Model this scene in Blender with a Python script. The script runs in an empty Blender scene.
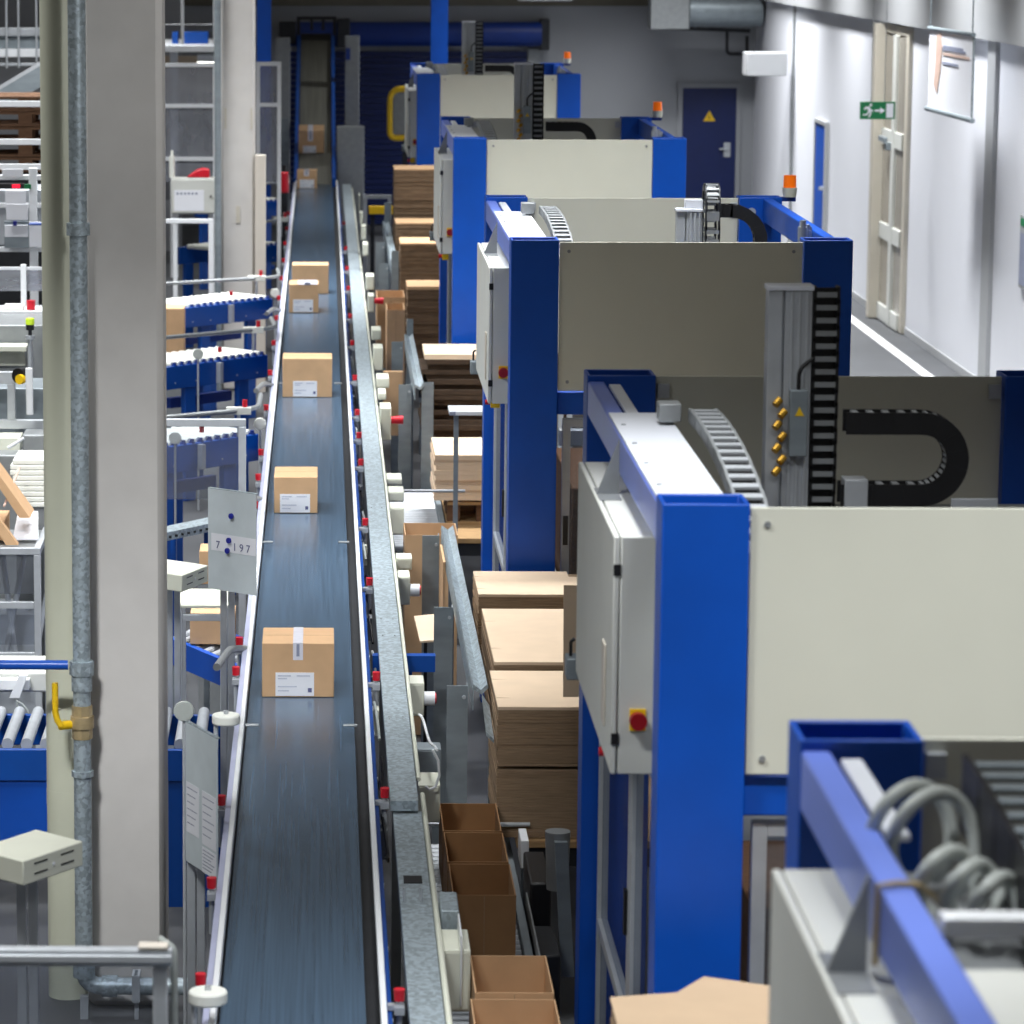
import bpy, math, random
from mathutils import Vector, Matrix
random.seed(7)
sc = bpy.context.scene
COL = sc.collection

# ------------------------------------------------------------------ camera
FPX, PPX, PPY, CZ = 3627.0, 256.0, 512.0, 5.5      # focal length and optical centre in pixels, eye height in metres
_n = math.sqrt(66**2 + 591**2 + FPX**2)
_sa = 66/_n; _ca = math.sqrt(1-_sa*_sa)
_sp = 591/_n/_ca; _cp = math.sqrt(1-_sp*_sp)
YAW, PITCH = math.asin(_sa), math.asin(_sp)
cr = (_ca, _sa, 0); cf = (-_cp*_sa, _cp*_ca, -_sp); cu = (-_sp*_sa, _sp*_ca, _cp)
def _ray(x, y):
    a = (x-PPX)/FPX; b = -(y-PPY)/FPX
    return [cf[i]+a*cr[i]+b*cu[i] for i in range(3)]
def at(x, y, Y):                     # the point seen at a pixel, at distance Y down the hall
    d = _ray(x, y); t = Y/d[1]; return Vector((d[0]*t, Y, CZ+d[2]*t))
def atz(x, y, z):                    # ... at height z
    d = _ray(x, y); t = (z-CZ)/d[2]; return Vector((d[0]*t, d[1]*t, z))
def atx(x, y, X):                    # ... on the wall plane X
    d = _ray(x, y); t = X/d[0]; return Vector((X, d[1]*t, CZ+d[2]*t))
cam = bpy.data.cameras.new('camera'); cam_o = bpy.data.objects.new('camera', cam); COL.objects.link(cam_o)
cam_o.location = (0, 0, CZ); cam_o.rotation_euler = (math.pi/2-PITCH, 0, YAW)
cam.sensor_width = 36; cam.sensor_fit = 'HORIZONTAL'; cam.lens = FPX*36/1024; cam.shift_x = 0.25
cam.clip_end = 300; cam.dof.use_dof = True; cam.dof.focus_distance = 20.5; cam.dof.aperture_fstop = 5.0
sc.camera = cam_o

# --------------------------------------------------------------- materials
def lin(c): return tuple((v/255/12.92 if v/255 <= .04045 else ((v/255+.055)/1.055)**2.4) for v in c)
def mat(name, rgb, rough=.5, metal=0., var=.08, scale=6., bump=0., spec=.5, stretch=(1,1,1), emit=0., kind='noise', coat=0.):
    m = bpy.data.materials.new(name); m.use_nodes = True
    nt = m.node_tree; b = nt.nodes['Principled BSDF']
    tc = nt.nodes.new('ShaderNodeTexCoord'); mp = nt.nodes.new('ShaderNodeMapping'); mp.inputs['Scale'].default_value = stretch
    nt.links.new(tc.outputs['Object'], mp.inputs['Vector'])
    if kind == 'voronoi':
        t = nt.nodes.new('ShaderNodeTexVoronoi'); t.inputs['Scale'].default_value = scale; src = t.outputs['Color']
    else:
        t = nt.nodes.new('ShaderNodeTexNoise'); t.inputs['Scale'].default_value = scale; t.inputs['Detail'].default_value = 6; src = t.outputs['Fac']
    nt.links.new(mp.outputs['Vector'], t.inputs['Vector'])
    rp = nt.nodes.new('ShaderNodeValToRGB'); c = lin(rgb)
    rp.color_ramp.elements[0].position = .25; rp.color_ramp.elements[1].position = .75
    rp.color_ramp.elements[0].color = tuple(max(0, v*(1-var)) for v in c)+(1,)
    rp.color_ramp.elements[1].color = tuple(min(1, v*(1+var)) for v in c)+(1,)
    if kind == 'voronoi':
        bw = nt.nodes.new('ShaderNodeRGBToBW'); nt.links.new(src, bw.inputs[0]); src = bw.outputs[0]
    nt.links.new(src, rp.inputs['Fac']); nt.links.new(rp.outputs['Color'], b.inputs['Base Color'])
    b.inputs['Roughness'].default_value = rough; b.inputs['Metallic'].default_value = metal
    b.inputs['Specular IOR Level'].default_value = spec; b.inputs['Coat Weight'].default_value = coat
    if bump:
        bp = nt.nodes.new('ShaderNodeBump'); bp.inputs['Strength'].default_value = bump; bp.inputs['Distance'].default_value = .01
        nt.links.new(src, bp.inputs['Height']); nt.links.new(bp.outputs['Normal'], b.inputs['Normal'])
    if emit:
        b.inputs['Emission Color'].default_value = c+(1,); b.inputs['Emission Strength'].default_value = emit
    return m
def clear_mat(name, tint, fac=.1, rough=.08):
    m = bpy.data.materials.new(name); m.use_nodes = True; nt = m.node_tree; nt.nodes.clear()
    o = nt.nodes.new('ShaderNodeOutputMaterial'); mx = nt.nodes.new('ShaderNodeMixShader')
    t = nt.nodes.new('ShaderNodeBsdfTransparent'); t.inputs[0].default_value = lin(tint)+(1,)
    g = nt.nodes.new('ShaderNodeBsdfPrincipled'); g.inputs['Base Color'].default_value = (.5,.52,.55,1); g.inputs['Roughness'].default_value = rough
    ns = nt.nodes.new('ShaderNodeTexNoise'); ns.inputs['Scale'].default_value = 3
    mr = nt.nodes.new('ShaderNodeMapRange'); mr.inputs['To Min'].default_value = fac*.6; mr.inputs['To Max'].default_value = fac*1.5
    nt.links.new(ns.outputs['Fac'], mr.inputs['Value']); nt.links.new(mr.outputs[0], mx.inputs[0])
    nt.links.new(t.outputs[0], mx.inputs[1]); nt.links.new(g.outputs[0], mx.inputs[2]); nt.links.new(mx.outputs[0], o.inputs[0])
    return m
M = dict(
 belt=mat('rubber_belt', (68,88,108), .24, 0, .28, 5, .02, .5, (14,.15,1)),
 inclinebelt=mat('ribbed_belt', (104,104,96), .6, 0, .3, 5, 0, .3, (10,.1,.1)),
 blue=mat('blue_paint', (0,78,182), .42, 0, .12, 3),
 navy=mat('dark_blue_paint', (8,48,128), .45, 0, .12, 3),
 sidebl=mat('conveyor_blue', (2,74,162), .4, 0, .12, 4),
 lilac=mat('blue_paint_glare', (116,140,228), .3, 0, .08, 3),  # blue paint made paler: glare on the side beams put into colour
 lilac2=mat('lilac_strip', (176,180,206), .4, 0, .08, 5),
 beige=mat('beige_panel', (216,217,203), .45, 0, .04, 2),
 cab=mat('light_grey_enclosure', (212,214,208), .5, 0, .04, 3),
 white=mat('white_paint', (232,235,238), .45, 0, .05, 4),
 plate=mat('white_plate', (222,226,234), .4, 0, .05, 4),
 galv=mat('galvanised_steel', (168,181,188), .46, .4, .22, 55, 0, .5, (1,1,1), 0, 'voronoi'),
 alu=mat('aluminium', (190,195,200), .38, .3, .08, 12),
 alud=mat('dull_aluminium', (150,154,156), .45, .4, .1, 12),
 steel=mat('grey_steel', (138,148,154), .45, .3, .15, 5, 0, .5, (1,1,3)),
 boardsteel=mat('zinc_sheet', (206,216,220), .5, .0, .1, 5),
 dark=mat('dark_metal', (42,44,48), .5, .3, .25, 8),
 black=mat('black_plastic', (24,24,26), .45, 0, .2, 10),
 board=mat('cardboard', (204,166,126), .8, 0, .07, 9, .03),
 tanboard=mat('tan_cardboard', (184,160,132), .85, 0, .04, 6),
 shadeboard=mat('shaded_cardboard', (146,108,70), .85, 0, .07, 9),  # same cardboard made darker: shade on the carton row put into colour
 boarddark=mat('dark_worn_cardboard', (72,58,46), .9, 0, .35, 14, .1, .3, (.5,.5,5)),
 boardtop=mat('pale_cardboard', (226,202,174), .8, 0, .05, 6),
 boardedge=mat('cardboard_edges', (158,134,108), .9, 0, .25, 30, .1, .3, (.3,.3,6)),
 boardbrown=mat('darker_cardboard', (112,92,72), .9, 0, .3, 14, .1, .3, (.5,.5,5)),  # darker brown than the near stacks' edges, for the far stack fronts
 wood=mat('pallet_wood', (168,136,96), .8, 0, .25, 9, .05, .3, (1,6,6)),
 wooddark=mat('old_pallet_wood', (104,76,56), .85, 0, .3, 9, .05, .3, (1,6,6)),
 paper=mat('white_paper', (236,238,244), .7, 0, .02, 4),
 print_=mat('grey_print', (140,146,168), .8, 0, .1, 40),
 faintprint=mat('faint_print', (196,200,214), .8, 0, .1, 40),
 ink=mat('blue_ink', (96,100,140), .8, 0, .1, 30),
 tape=mat('parcel_tape', (222,222,232), .25, 0, .08, 20),
 red=mat('red_plastic', (206,24,44), .4, 0, .1, 8),
 darkred=mat('switch_red', (150,14,24), .4, 0, .1, 8),
 yellow=mat('yellow_plastic', (240,196,24), .45, 0, .08, 8),
 orange=mat('orange_lens', (255,116,14), .3, 0, .06, 8, emit=.25),
 cream=mat('cream_plastic', (222,224,208), .5, 0, .05, 6),
 tan=mat('tan_trunking', (206,198,186), .5, 0, .05, 4),
 pipeg=mat('pale_green_pipe', (206,208,188), .45, 0, .05, 3),
 brass=mat('brass', (190,170,130), .4, .4, .2, 20),
 gold=mat('gold_fitting', (206,160,60), .35, .7, .15, 20),
 concrete=mat('painted_concrete', (204,201,197), .7, 0, .05, 5, .03),
 floor=mat('concrete_floor', (74,76,79), .6, 0, .14, 1.2, .01),
 line=mat('white_floor_line', (226,226,226), .6, 0, .1, 8),
 wall=mat('white_wall', (222,224,230), .7, 0, .03, .6),
 wallg=mat('grey_wall', (150,153,158), .7, 0, .05, .6),
 soffit=mat('grey_soffit', (168,170,172), .7, 0, .05, .6),
 roof=mat('brown_beam', (96,92,80), .7, 0, .12, 2),
 shutter=mat('blue_shutter', (6,28,84), .5, 0, .12, 3),
 frame=mat('beige_frame', (196,190,176), .5, 0, .05, 3),
 doorglass=mat('door_glass', (158,152,140), .25, 0, .06, 2),
 green=mat('sign_green', (0,118,66), .45, 0, .04, 6),
 greenbox=mat('green_plastic', (20,130,80), .5, 0, .08, 6),
 glow=mat('lamp_diffuser', (255,252,244), .5, 0, 0, 4, emit=2.5),
 lime=mat('lime_lens', (196,226,60), .3, 0, .05, 6, emit=.4),
 led=mat('led_display', (255,30,60), .3, 0, .05, 6, emit=1.0),
 blueplastic=mat('blue_plastic', (20,84,186), .35, 0, .06, 6),
 magnet=mat('blue_magnet', (36,44,150), .4, 0, .06, 6),
 skin=mat('poster_figure', (206,178,164), .7, 0, .15, 12),
 nylon=mat('white_nylon', (236,238,230), .45, 0, .04, 6),
 cable=mat('grey_cable', (176,182,178), .45, 0, .08, 10),
 rubbergrey=mat('dark_grey_sheet', (84,86,90), .6, 0, .12, 1.5),
 warm=mat('warm_wall', (206,186,162), .7, 0, .05, 1),
 mesh=mat('grey_backdrop', (96,98,102), .7, 0, .2, 1.5),
 clear=clear_mat('polycarbonate', (228,231,236), .08),
 haze=clear_mat('hazy_polycarbonate', (205,208,218), .3),
)

# ---------------------------------------------------------------- builders
class MB:
    def __init__(s): s.v = []; s.f = []
    def add(s, vs, fs):
        b = len(s.v); s.v += [tuple(v) for v in vs]; s.f += [tuple(b+i for i in f) for f in fs]; return s
    def obox(s, c, u, v, w):
        c, u, v, w = map(Vector, (c, u, v, w))
        vs = [c+a*u+b*v+d*w for a in (-1,1) for b in (-1,1) for d in (-1,1)]
        fs = [(0,1,3,2),(4,6,7,5),(0,4,5,1),(2,3,7,6),(0,2,6,4),(1,5,7,3)]
        if u.cross(v).dot(w) < 0: fs = [f[::-1] for f in fs]
        return s.add(vs, fs)
    def box(s, x0, x1, y0, y1, z0, z1):
        return s.obox(((x0+x1)/2,(y0+y1)/2,(z0+z1)/2), (abs(x1-x0)/2,0,0), (0,abs(y1-y0)/2,0), (0,0,abs(z1-z0)/2))
    def prism(s, pts, ext):
        pts = [Vector(p) for p in pts]; e = Vector(ext); n = len(pts)
        nm = sum(((pts[i]-pts[0]).cross(pts[(i+1)%n]-pts[0]) for i in range(n)), Vector())
        if nm.dot(e) > 0: pts = pts[::-1]
        return s.add(pts+[p+e for p in pts], [tuple(range(n)), tuple(range(2*n-1, n-1, -1))]+[(i, i+n, (i+1)%n+n, (i+1)%n) for i in range(n)])
    def cyl(s, p0, p1, r, n=16, r1=None):
        return s.tube([p0, p1], r, n, r1)
    def tube(s, pts, r, n=10, r1=None):
        pts = [Vector(p) for p in pts]; k = len(pts); rings = []; t0 = (pts[1]-pts[0]).normalized()
        a = t0.orthogonal().normalized(); 
        for i, p in enumerate(pts):
            t = ((pts[min(i+1,k-1)]-p).normalized()+(p-pts[max(i-1,0)]).normalized()).normalized()
            a = (a-a.dot(t)*t).normalized(); b = t.cross(a); rr = r if r1 is None else r+(r1-r)*i/(k-1)
            rings.append([p+rr*(math.cos(2*math.pi*j/n)*a+math.sin(2*math.pi*j/n)*b) for j in range(n)])
        vs = [v for g in rings for v in g]
        fs = [(i*n+j, i*n+(j+1)%n, (i+1)*n+(j+1)%n, (i+1)*n+j) for i in range(k-1) for j in range(n)]
        fs += [tuple(range(n-1,-1,-1)), tuple(range((k-1)*n, k*n))]
        return s.add(vs, fs)
    def hollow(s, x0, x1, y0, y1, z0, z1, t=.012):
        o = [(x0,y0),(x1,y0),(x1,y1),(x0,y1)]; i = [(x0+t,y0+t),(x1-t,y0+t),(x1-t,y1-t),(x0+t,y1-t)]
        vs = [(*p,z0) for p in o]+[(*p,z1) for p in o]+[(*p,z0) for p in i]+[(*p,z1) for p in i]
        fs = []
        for k in range(4):
            m = (k+1)%4
            fs += [(k,m,m+4,k+4), (m+8,k+8,k+12,m+12), (k+4,m+4,m+12,k+12), (m,k,k+8,m+8)]
        return s.add(vs, fs)
    def pipebend(s, pts, r, rad=.05, n=10, seg=5):
        pts = [Vector(p) for p in pts]; out = [pts[0]]
        for i in range(1, len(pts)-1):
            a, b, c = pts[i-1:i+2]; u = (a-b).normalized(); w = (c-b).normalized()
            q = min(rad, (a-b).length*.45, (c-b).length*.45)
            for k in range(seg+1):
                t = k/seg; out.append((1-t)**2*(b+u*q)+2*t*(1-t)*b+t*t*(b+w*q))
        out.append(pts[-1]); return s.tube(out, r, n)
    def pieces(s):
        """far-apart pieces of the shape, each to become a part of its own"""
        par = list(range(len(s.v)))
        def find(i):
            while par[i] != i: par[i] = par[par[i]]; i = par[i]
            return i
        for f in s.f:
            for i in f[1:]: par[find(i)] = find(f[0])
        isl = {}
        for i in range(len(s.v)): isl.setdefault(find(i), []).append(i)
        boxes = []
        for r, idx in isl.items():
            lo = [min(s.v[i][k] for i in idx) for k in range(3)]; hi = [max(s.v[i][k] for i in idx) for k in range(3)]
            boxes.append((r, lo, hi, max(h-l for h, l in zip(hi, lo))))
        if len(boxes) < 2 or len(boxes) > 250: return [s]
        grp = {b[0]: b[0] for b in boxes}
        def gf(r):
            while grp[r] != r: r = grp[r]
            return r
        for i, a in enumerate(boxes):
            for b in boxes[i+1:]:
                g = math.sqrt(sum(max(0, a[1][k]-b[2][k], b[1][k]-a[2][k])**2 for k in range(3)))
                if g <= max(.02, .48*max(a[3], b[3])): grp[gf(b[0])] = gf(a[0])
        out = {}
        for f in s.f: out.setdefault(gf(find(f[0])), []).append(f)
        if len(out) < 2: return [s]
        res = []
        for fs in out.values():
            ids = sorted({i for f in fs for i in f}); mp = {i: k for k, i in enumerate(ids)}
            q = MB(); q.v = [s.v[i] for i in ids]; q.f = [tuple(mp[i] for i in f) for f in fs]; res.append(q)
        return res
    def build(s, name, m, parent=None, bevel=0., label=None, smooth=True, seg=2):
        if parent is not None:
            ps = s.pieces()
            if len(ps) > 1:
                nm = name[:-3]+'x' if name.endswith('boxes') else name[:-1] if name.endswith('s') and not name.endswith('ss') else name
                return [p.build(nm, m, parent, bevel, label, smooth, seg) for p in ps][0]
        me = bpy.data.meshes.new(name)
        root = parent
        while root is not None and root.parent is not None: root = root.parent
        if root is not None: o = Vector(root.location)
        else:
            xs, ys, zs = zip(*s.v); o = Vector(((min(xs)+max(xs))/2, (min(ys)+max(ys))/2, min(zs)))
        me.from_pydata([(x-o.x, y-o.y, z-o.z) for x, y, z in s.v], [], s.f); me.update()
        if smooth:
            me.shade_smooth(); me.set_sharp_from_angle(angle=math.radians(35))
        me.materials.append(m if not isinstance(m, str) else M[m])
        ob = bpy.data.objects.new(name, me); COL.objects.link(ob)
        if parent is None: ob.location = o
        else: ob.parent = parent
        if bevel:
            md = ob.modifiers.new('edge', 'BEVEL'); md.width = bevel; md.segments = seg; md.limit_method = 'ANGLE'; md.angle_limit = math.radians(40); md.harden_normals = False
        if label: ob['label'] = label
        return ob
def tag(o, label, cat, group=None):
    o['label'] = label; o['category'] = cat
    if group: o['group'] = group
    return o
def thing(name, label, cat, loc, group=None):
    o = bpy.data.objects.new(name, None); COL.objects.link(o); o.location = loc; o.empty_display_size = .1
    return tag(o, label, cat, group)
def struct(name, mb, m, parent=None, bevel=0.):
    o = mb.build(name, m, parent, bevel)
    if parent is None: o['kind'] = 'structure'
    return o
def one(name, mb, m, label, cat, group=None, bevel=0.): return tag(mb.build(name, m, None, bevel), label, cat, group)
def kids(o): return [c for c in bpy.data.objects if c.parent == o]
def copy_tree(o, parent=None):
    c = o.copy(); COL.objects.link(c)
    if parent is not None: c.parent = parent
    for ch in kids(o): copy_tree(ch, c)
    return c
def text_mesh(txt, size, origin, xdir, ydir, name, m, parent, depth=.002):
    cu_ = bpy.data.curves.new(name, 'FONT'); cu_.body = txt; cu_.size = size; cu_.extrude = depth/2
    to = bpy.data.objects.new(name, cu_); COL.objects.link(to)
    dg = bpy.context.evaluated_depsgraph_get(); me = bpy.data.meshes.new_from_object(to.evaluated_get(dg))
    bpy.data.objects.remove(to); b = MB(); x = Vector(xdir).normalized(); y = Vector(ydir).normalized(); z = x.cross(y)
    b.add([Vector(origin)+x*v.co.x+y*v.co.y+z*(v.co.z+depth) for v in me.vertices], [tuple(p.vertices) for p in me.polygons])
    return b.build(name, m, parent, smooth=False)

# ------------------------------------------------------------------- shell
WX, FY = 7.87, 66.5
struct('floor', MB().box(-14, WX+.3, 2, FY+.3, -.2, 0), 'floor')
w = MB().box(WX, WX+.3, 20, FY, 0, 4.12)
struct('wall_right', w, 'wall')
struct('trim_1', MB().box(WX-.12, WX+.3, 20, FY, 4.13, 6.6), 'soffit')
struct('wall_far', MB().box(-14, WX+.3, FY, FY+.3, 0, 3.98).box(-14, WX+.3, FY, FY+.3, 4.3, 7), 'wallg')
struct('trim_2', MB().box(-14, WX, FY-.12, FY+.3, 3.981, 4.299), 'roof')
p0 = atx(988, 300, WX); 
struct('trim_4', MB().box(WX-.05, WX-.001, p0.y-.25, p0.y+.25, 0, 4.12), 'soffit')
p1 = atx(793, 150, WX)
struct('trim_5', MB().cyl((WX-.03, p1.y, 0), (WX-.03, p1.y, 4.1), .022), 'alud')
struct('baseboard_right', MB().box(WX-.015, WX-.001, 20, FY-.1, 0.002, .1), 'soffit')
o = one('floor_marking', MB().box(7.36, 7.5, 22, FY-1, .001, .004), 'line', 'long white painted safety line on the grey floor beside the white wall', 'floor line')
o = one('floor_seam', MB().box(4.2, 7.3, 49.9, 50.0, .001, .003), 'rubbergrey', 'thin dark crosswise joint in the grey floor near the exit door', 'floor joint')
struct('wall_partition', MB().box(-13, -2.35, 61, 61.2, 0, 7), 'wallg')
# loading shutter
a = at(358, 60, FY); b = at(540, 60, FY)
t = thing('roller_shutter', 'wide dark blue roller shutter closing the far loading bay', 'shutter', ((a.x+b.x)/2, FY-.1, 0))
mb = MB()
for i in range(30): mb.box(-.6, b.x-.25, FY-.09-.012*(i%2), FY-.03, .02+i*.105, .115+i*.105)
mb.build('curtain', 'shutter', t)
MB().cyl((-.7, FY-.3, 3.48), (b.x, FY-.3, 3.48), .22, 24).build('shutter_roll', 'navy', t)
MB().box(b.x-.02, b.x+.14, FY-.42, FY-.03, 3.2, 3.75).build('end_bracket', 'dark', t, .01)
MB().box(b.x-.22, b.x-.02, FY-.12, FY-.03, 0.02, 3.2).build('guide_rail', 'alud', t)
# blue far door
a = at(683, 88, FY); b = at(734, 200, FY)
t = thing('door_2', 'dark blue steel door with yellow warning triangle in the far wall', 'door', ((a.x+b.x)/2, FY-.03, 0)); t['kind'] = 'structure'
MB().box(a.x, b.x, FY-.06, FY-.02, .01, a.z).build('leaf', 'shutter', t)
MB().box(a.x-.09, a.x-.005, FY-.05, FY-.001, 0.01, a.z+.09).box(b.x+.005, b.x+.09, FY-.05, FY-.001, 0.01, a.z+.09).box(a.x-.005, b.x+.005, FY-.05, FY-.001, a.z+.005, a.z+.09).build('door_frame', 'wallg', t)
h = at(725, 150, FY-.1)
MB().box(h.x-.02, h.x+.1, FY-.08, FY-.061, h.z-.13, h.z+.13).box(h.x-.1, h.x+.05, FY-.12, FY-.08, h.z, h.z+.03).build('handle', 'alu', t, .004)
s_ = at(709, 116, FY)
MB().prism([(s_.x-.11, FY-.065, s_.z-.09), (s_.x+.11, FY-.065, s_.z-.09), (s_.x, FY-.065, s_.z+.1)], (0,.004,0)).build('warning_sign', 'yellow', t)
MB().prism([(s_.x-.012, FY-.069, s_.z-.05), (s_.x+.012, FY-.069, s_.z-.05), (s_.x-.005, FY-.069, s_.z+.04)], (0,.003,0)).build('warning_symbol', 'black', t)
# small blue door in the right wall
y1 = atx(827, 230, WX).y; y0 = atx(816, 230, WX).y; zt = atx(821, 119, WX).z
t = thing('door_3', 'narrow blue door in the white right wall beyond the exit sign', 'door', (WX-.02, (y0+y1)/2, 0)); t['kind'] = 'structure'
MB().box(WX-.05, WX-.005, y1+.06, y0-.06, .01, zt-.06).build('leaf', 'blue', t)
MB().box(WX-.07, WX-.001, y1, y1+.055, .01, zt).box(WX-.07, WX-.001, y0-.055, y0, .01, zt).box(WX-.07, WX-.001, y1+.055, y0-.055, zt-.055, zt).build('door_frame', 'soffit', t)
h = atx(823, 189, WX-.06); MB().box(WX-.11, WX-.051, h.y-.03, h.y+.12, h.z-.02, h.z+.03).build('handle', 'alu', t)
# tall glazed exit door
y0 = atx(883, 200, WX).y; y1 = atx(909, 200, WX).y; zt = 4.1
t = thing('door_1', 'tall beige framed glazed exit door in the right wall under the exit sign', 'door', (WX-.05, (y0+y1)/2, 0)); t['kind'] = 'structure'
ym = y1+(y0-y1)*.42
mb = MB().box(WX-.2, WX-.001, y0-.25, y0, .01, zt).box(WX-.06, WX-.001, y1, y1+.22, .01, zt)
mb.box(WX-.06, WX-.001, y1+.22, y0-.25, zt-.12, zt).build('door_frame', 'frame', t, .005)
mb = MB().box(WX-.1, WX-.03, ym-.12, ym+.12, .02, zt-.13)
for z in (.02, 1.15, 2.45): mb.box(WX-.09, WX-.035, y1+.23, ym-.121, z, z+.22).box(WX-.09, WX-.035, ym+.121, y0-.26, z, z+.22)
mb.build('leaf_rails', 'cab', t, .005)
MB().box(WX-.06, WX-.045, y1+.23, ym-.13, .25, 3.95).box(WX-.06, WX-.045, ym+.13, y0-.26, .25, 3.95).build('glazing', 'doorglass', t)
h = atx(889, 141, WX-.12); MB().box(WX-.17, WX-.1, h.y-.06, h.y+.1, h.z-.12, h.z-.02).box(WX-.2, WX-.15, h.y-.05, h.y+.45, h.z-.02, h.z+.05).build('handle', 'steel', t, .006)
# exit sign, hung off the wall facing the hall
c = at(877.5, 110.5, 47.5); s = 47.5/FPX; W, Hh = 17.3*s, 8.6*s
t = thing('exit_sign', 'green emergency exit sign with white running figure arrow and doorway', 'sign', (c.x, c.y, c.z-Hh))
MB().box(c.x-W, c.x+W, 47.49, 47.53, c.z-Hh, c.z+Hh).build('panel', 'green', t, .003)
def flat(pts, nm, m, d=47.484):
    mb = MB()
    for q in pts: mb.prism([(c.x+x*s, d, c.z+z*s) for x, z in q], (0,.004,0))
    return mb.build(nm, m, t, smooth=False)
flat([[(8.5,-7),(15.5,-7),(15.5,7),(8.5,7)]], 'doorway_symbol', 'paper')
flat([[(-3,-.9),(2.5,-.9),(2.5,.9),(-3,.9)], [(2.5,-3.2),(7.4,0),(2.5,3.2)]], 'arrow_symbol', 'paper')
flat([[(-7.5,3.9),(-6.2,4.3),(-5.4,5.6),(-6.2,6.8),(-7.5,6.8),(-8.4,5.4)], [(-12.2,3.8),(-8.2,4.2),(-6.4,.2),(-8.6,-1.2)], [(-13.6,1.2),(-12.4,.4),(-10.8,3.2),(-12.2,3.9)],
      [(-6.8,1.6),(-4.2,-.2),(-4.8,-1.2),(-7.6,.2)], [(-8.6,-.8),(-6.6,.1),(-6.2,-3),(-8,-7),(-9.2,-6.4),(-7.8,-3.1)], [(-9.2,-.4),(-8,-1.4),(-10.2,-4.6),(-14.6,-4.9),(-14.6,-3.6),(-11,-3.3)]], 'running_figure', 'paper')
MB().box(c.x-W*.4, c.x-W*.37, 47.5, 47.52, c.z+Hh, 4.9).box(c.x+W*.37, c.x+W*.4, 47.5, 47.52, c.z+Hh, 4.9).build('hanger', 'alud', t)
# hanging banner
A = at(930, 27, 44.0); B = at(973, 36, 41.4); C_ = at(931, 107, 44.0); D_ = at(971, 122, 41.4)
A.z = B.z = (A.z+B.z)/2; C_.z = D_.z = (C_.z+D_.z)/2; C_.x, C_.y = A.x, A.y; D_.x, D_.y = B.x, B.y
u = (B-A).normalized(); nrm = Vector((u.y, -u.x, 0)).normalized()
if nrm.y > 0: nrm = -nrm
t = thing('banner', 'hanging white banner with a figure and lines of print by the right wall', 'banner', (A+B)/2*1.0)
t.location.z = C_.z
MB().prism([A, B, D_, C_], -nrm*.01).build('cloth', 'paper', t, smooth=False)
MB().cyl(A-u*.05, B+u*.05, .025).build('top_rod', 'steel', t); MB().cyl(C_-u*.08, D_+u*.12, .03).build('bottom_rod', 'steel', t)
Wb = (B-A).length; Hb = A.z-C_.z
def bp(x, z): return A+u*Wb*x+Vector((0,0,-Hb*z))+nrm*.004
MB().prism([bp(.17,.08),bp(.28,.04),bp(.32,.2),bp(.3,.45),bp(.27,.6),bp(.22,.78),bp(.14,.68),bp(.17,.4)], nrm*.004).build('figure', 'skin', t, smooth=False)
mb = MB()
for z, x1 in ((.18,.8),(.21,.86),(.38,.7)): mb.prism([bp(.34,z),bp(x1,z),bp(x1,z+.03),bp(.34,z+.03)], nrm*.004)
mb.build('print_lines', 'print_', t, smooth=False)
MB().prism([bp(.34,.27),bp(.95,.27),bp(.95,.3),bp(.34,.3)], nrm*.004).build('print_line', 'skin', t, smooth=False)
MB().cyl(A+u*.03, A+u*.03+Vector((0,0,1.2)), .008).cyl(B-u*.03, B-u*.03+Vector((0,0,1.2)), .008).build('hanging_cord', 'steel', t)
MB().prism([B+Vector((0,0,.02)), D_, D_+u*.035, B+u*.035+Vector((0,0,.02))], -nrm*.02).build('edge_strip', 'steel', t, smooth=False)
q = atx(1028, 252, WX); 
t = thing('notice_board', 'small grey framed notice on the right wall at the picture edge', 'notice', (WX-.03, q.y, q.z-.4))
MB().box(WX-.04, WX-.002, q.y-.35, q.y+.3, q.z-.42, q.z+.4).build('frame', 'soffit', t, .004); MB().box(WX-.046, WX-.041, q.y-.32, q.y+.26, q.z-.38, q.z+.2).build('sheet', 'print_', t)
MB().box(WX-.046, WX-.041, q.y-.32, q.y+.26, q.z+.28, q.z+.36).build('header', 'greenbox', t)
# ventilation pipework up in the far corner
a = at(690, 12, 65); 
t = thing('air_duct', 'fat grey ribbed air duct high in the far corner', 'duct', (a.x+.6, 65, a.z-.3))
mb = MB().cyl((a.x, 65.2, a.z), (WX-.05, 65.2, a.z), .26, 24)
for i in range(6): mb.cyl((a.x+.1+i*.2, 65.2, a.z), (a.x+.13+i*.2, 65.2, a.z), .28, 24)
mb.build('duct_pipe', 'steel', t); MB().cyl((a.x+.5, 65.2, a.z+.3), (a.x+.5, 65.2, 6.95), .012).build('hanger', 'steel', t); MB().box(a.x-.7, a.x-.02, 64.9, 65.5, a.z-.3, a.z+.5).build('plenum_box', 'alud', t, .01)
P = lambda x, y: at(x, y, 66.0)
one('sprinkler_pipe', MB().pipebend([P(652,2)+Vector((0,0,2.9)),P(652,27),P(750,31)], .035, .1).pipebend([P(727,31),P(727,54),P(747,54),P(747,36)], .03, .08), 'dark', 'dark branching pipe run along the far wall under the duct', 'pipe')
p_ = at(767, 64, 61)
one('vent_box', MB().box(p_.x-.36, WX-.14, 60.8, 61.4, p_.z-.19, p_.z+.19), 'soffit', 'plain grey box fixed high on the far end of the right wall', 'box', bevel=.01)
l_ = at(545, 0, 60)
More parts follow.
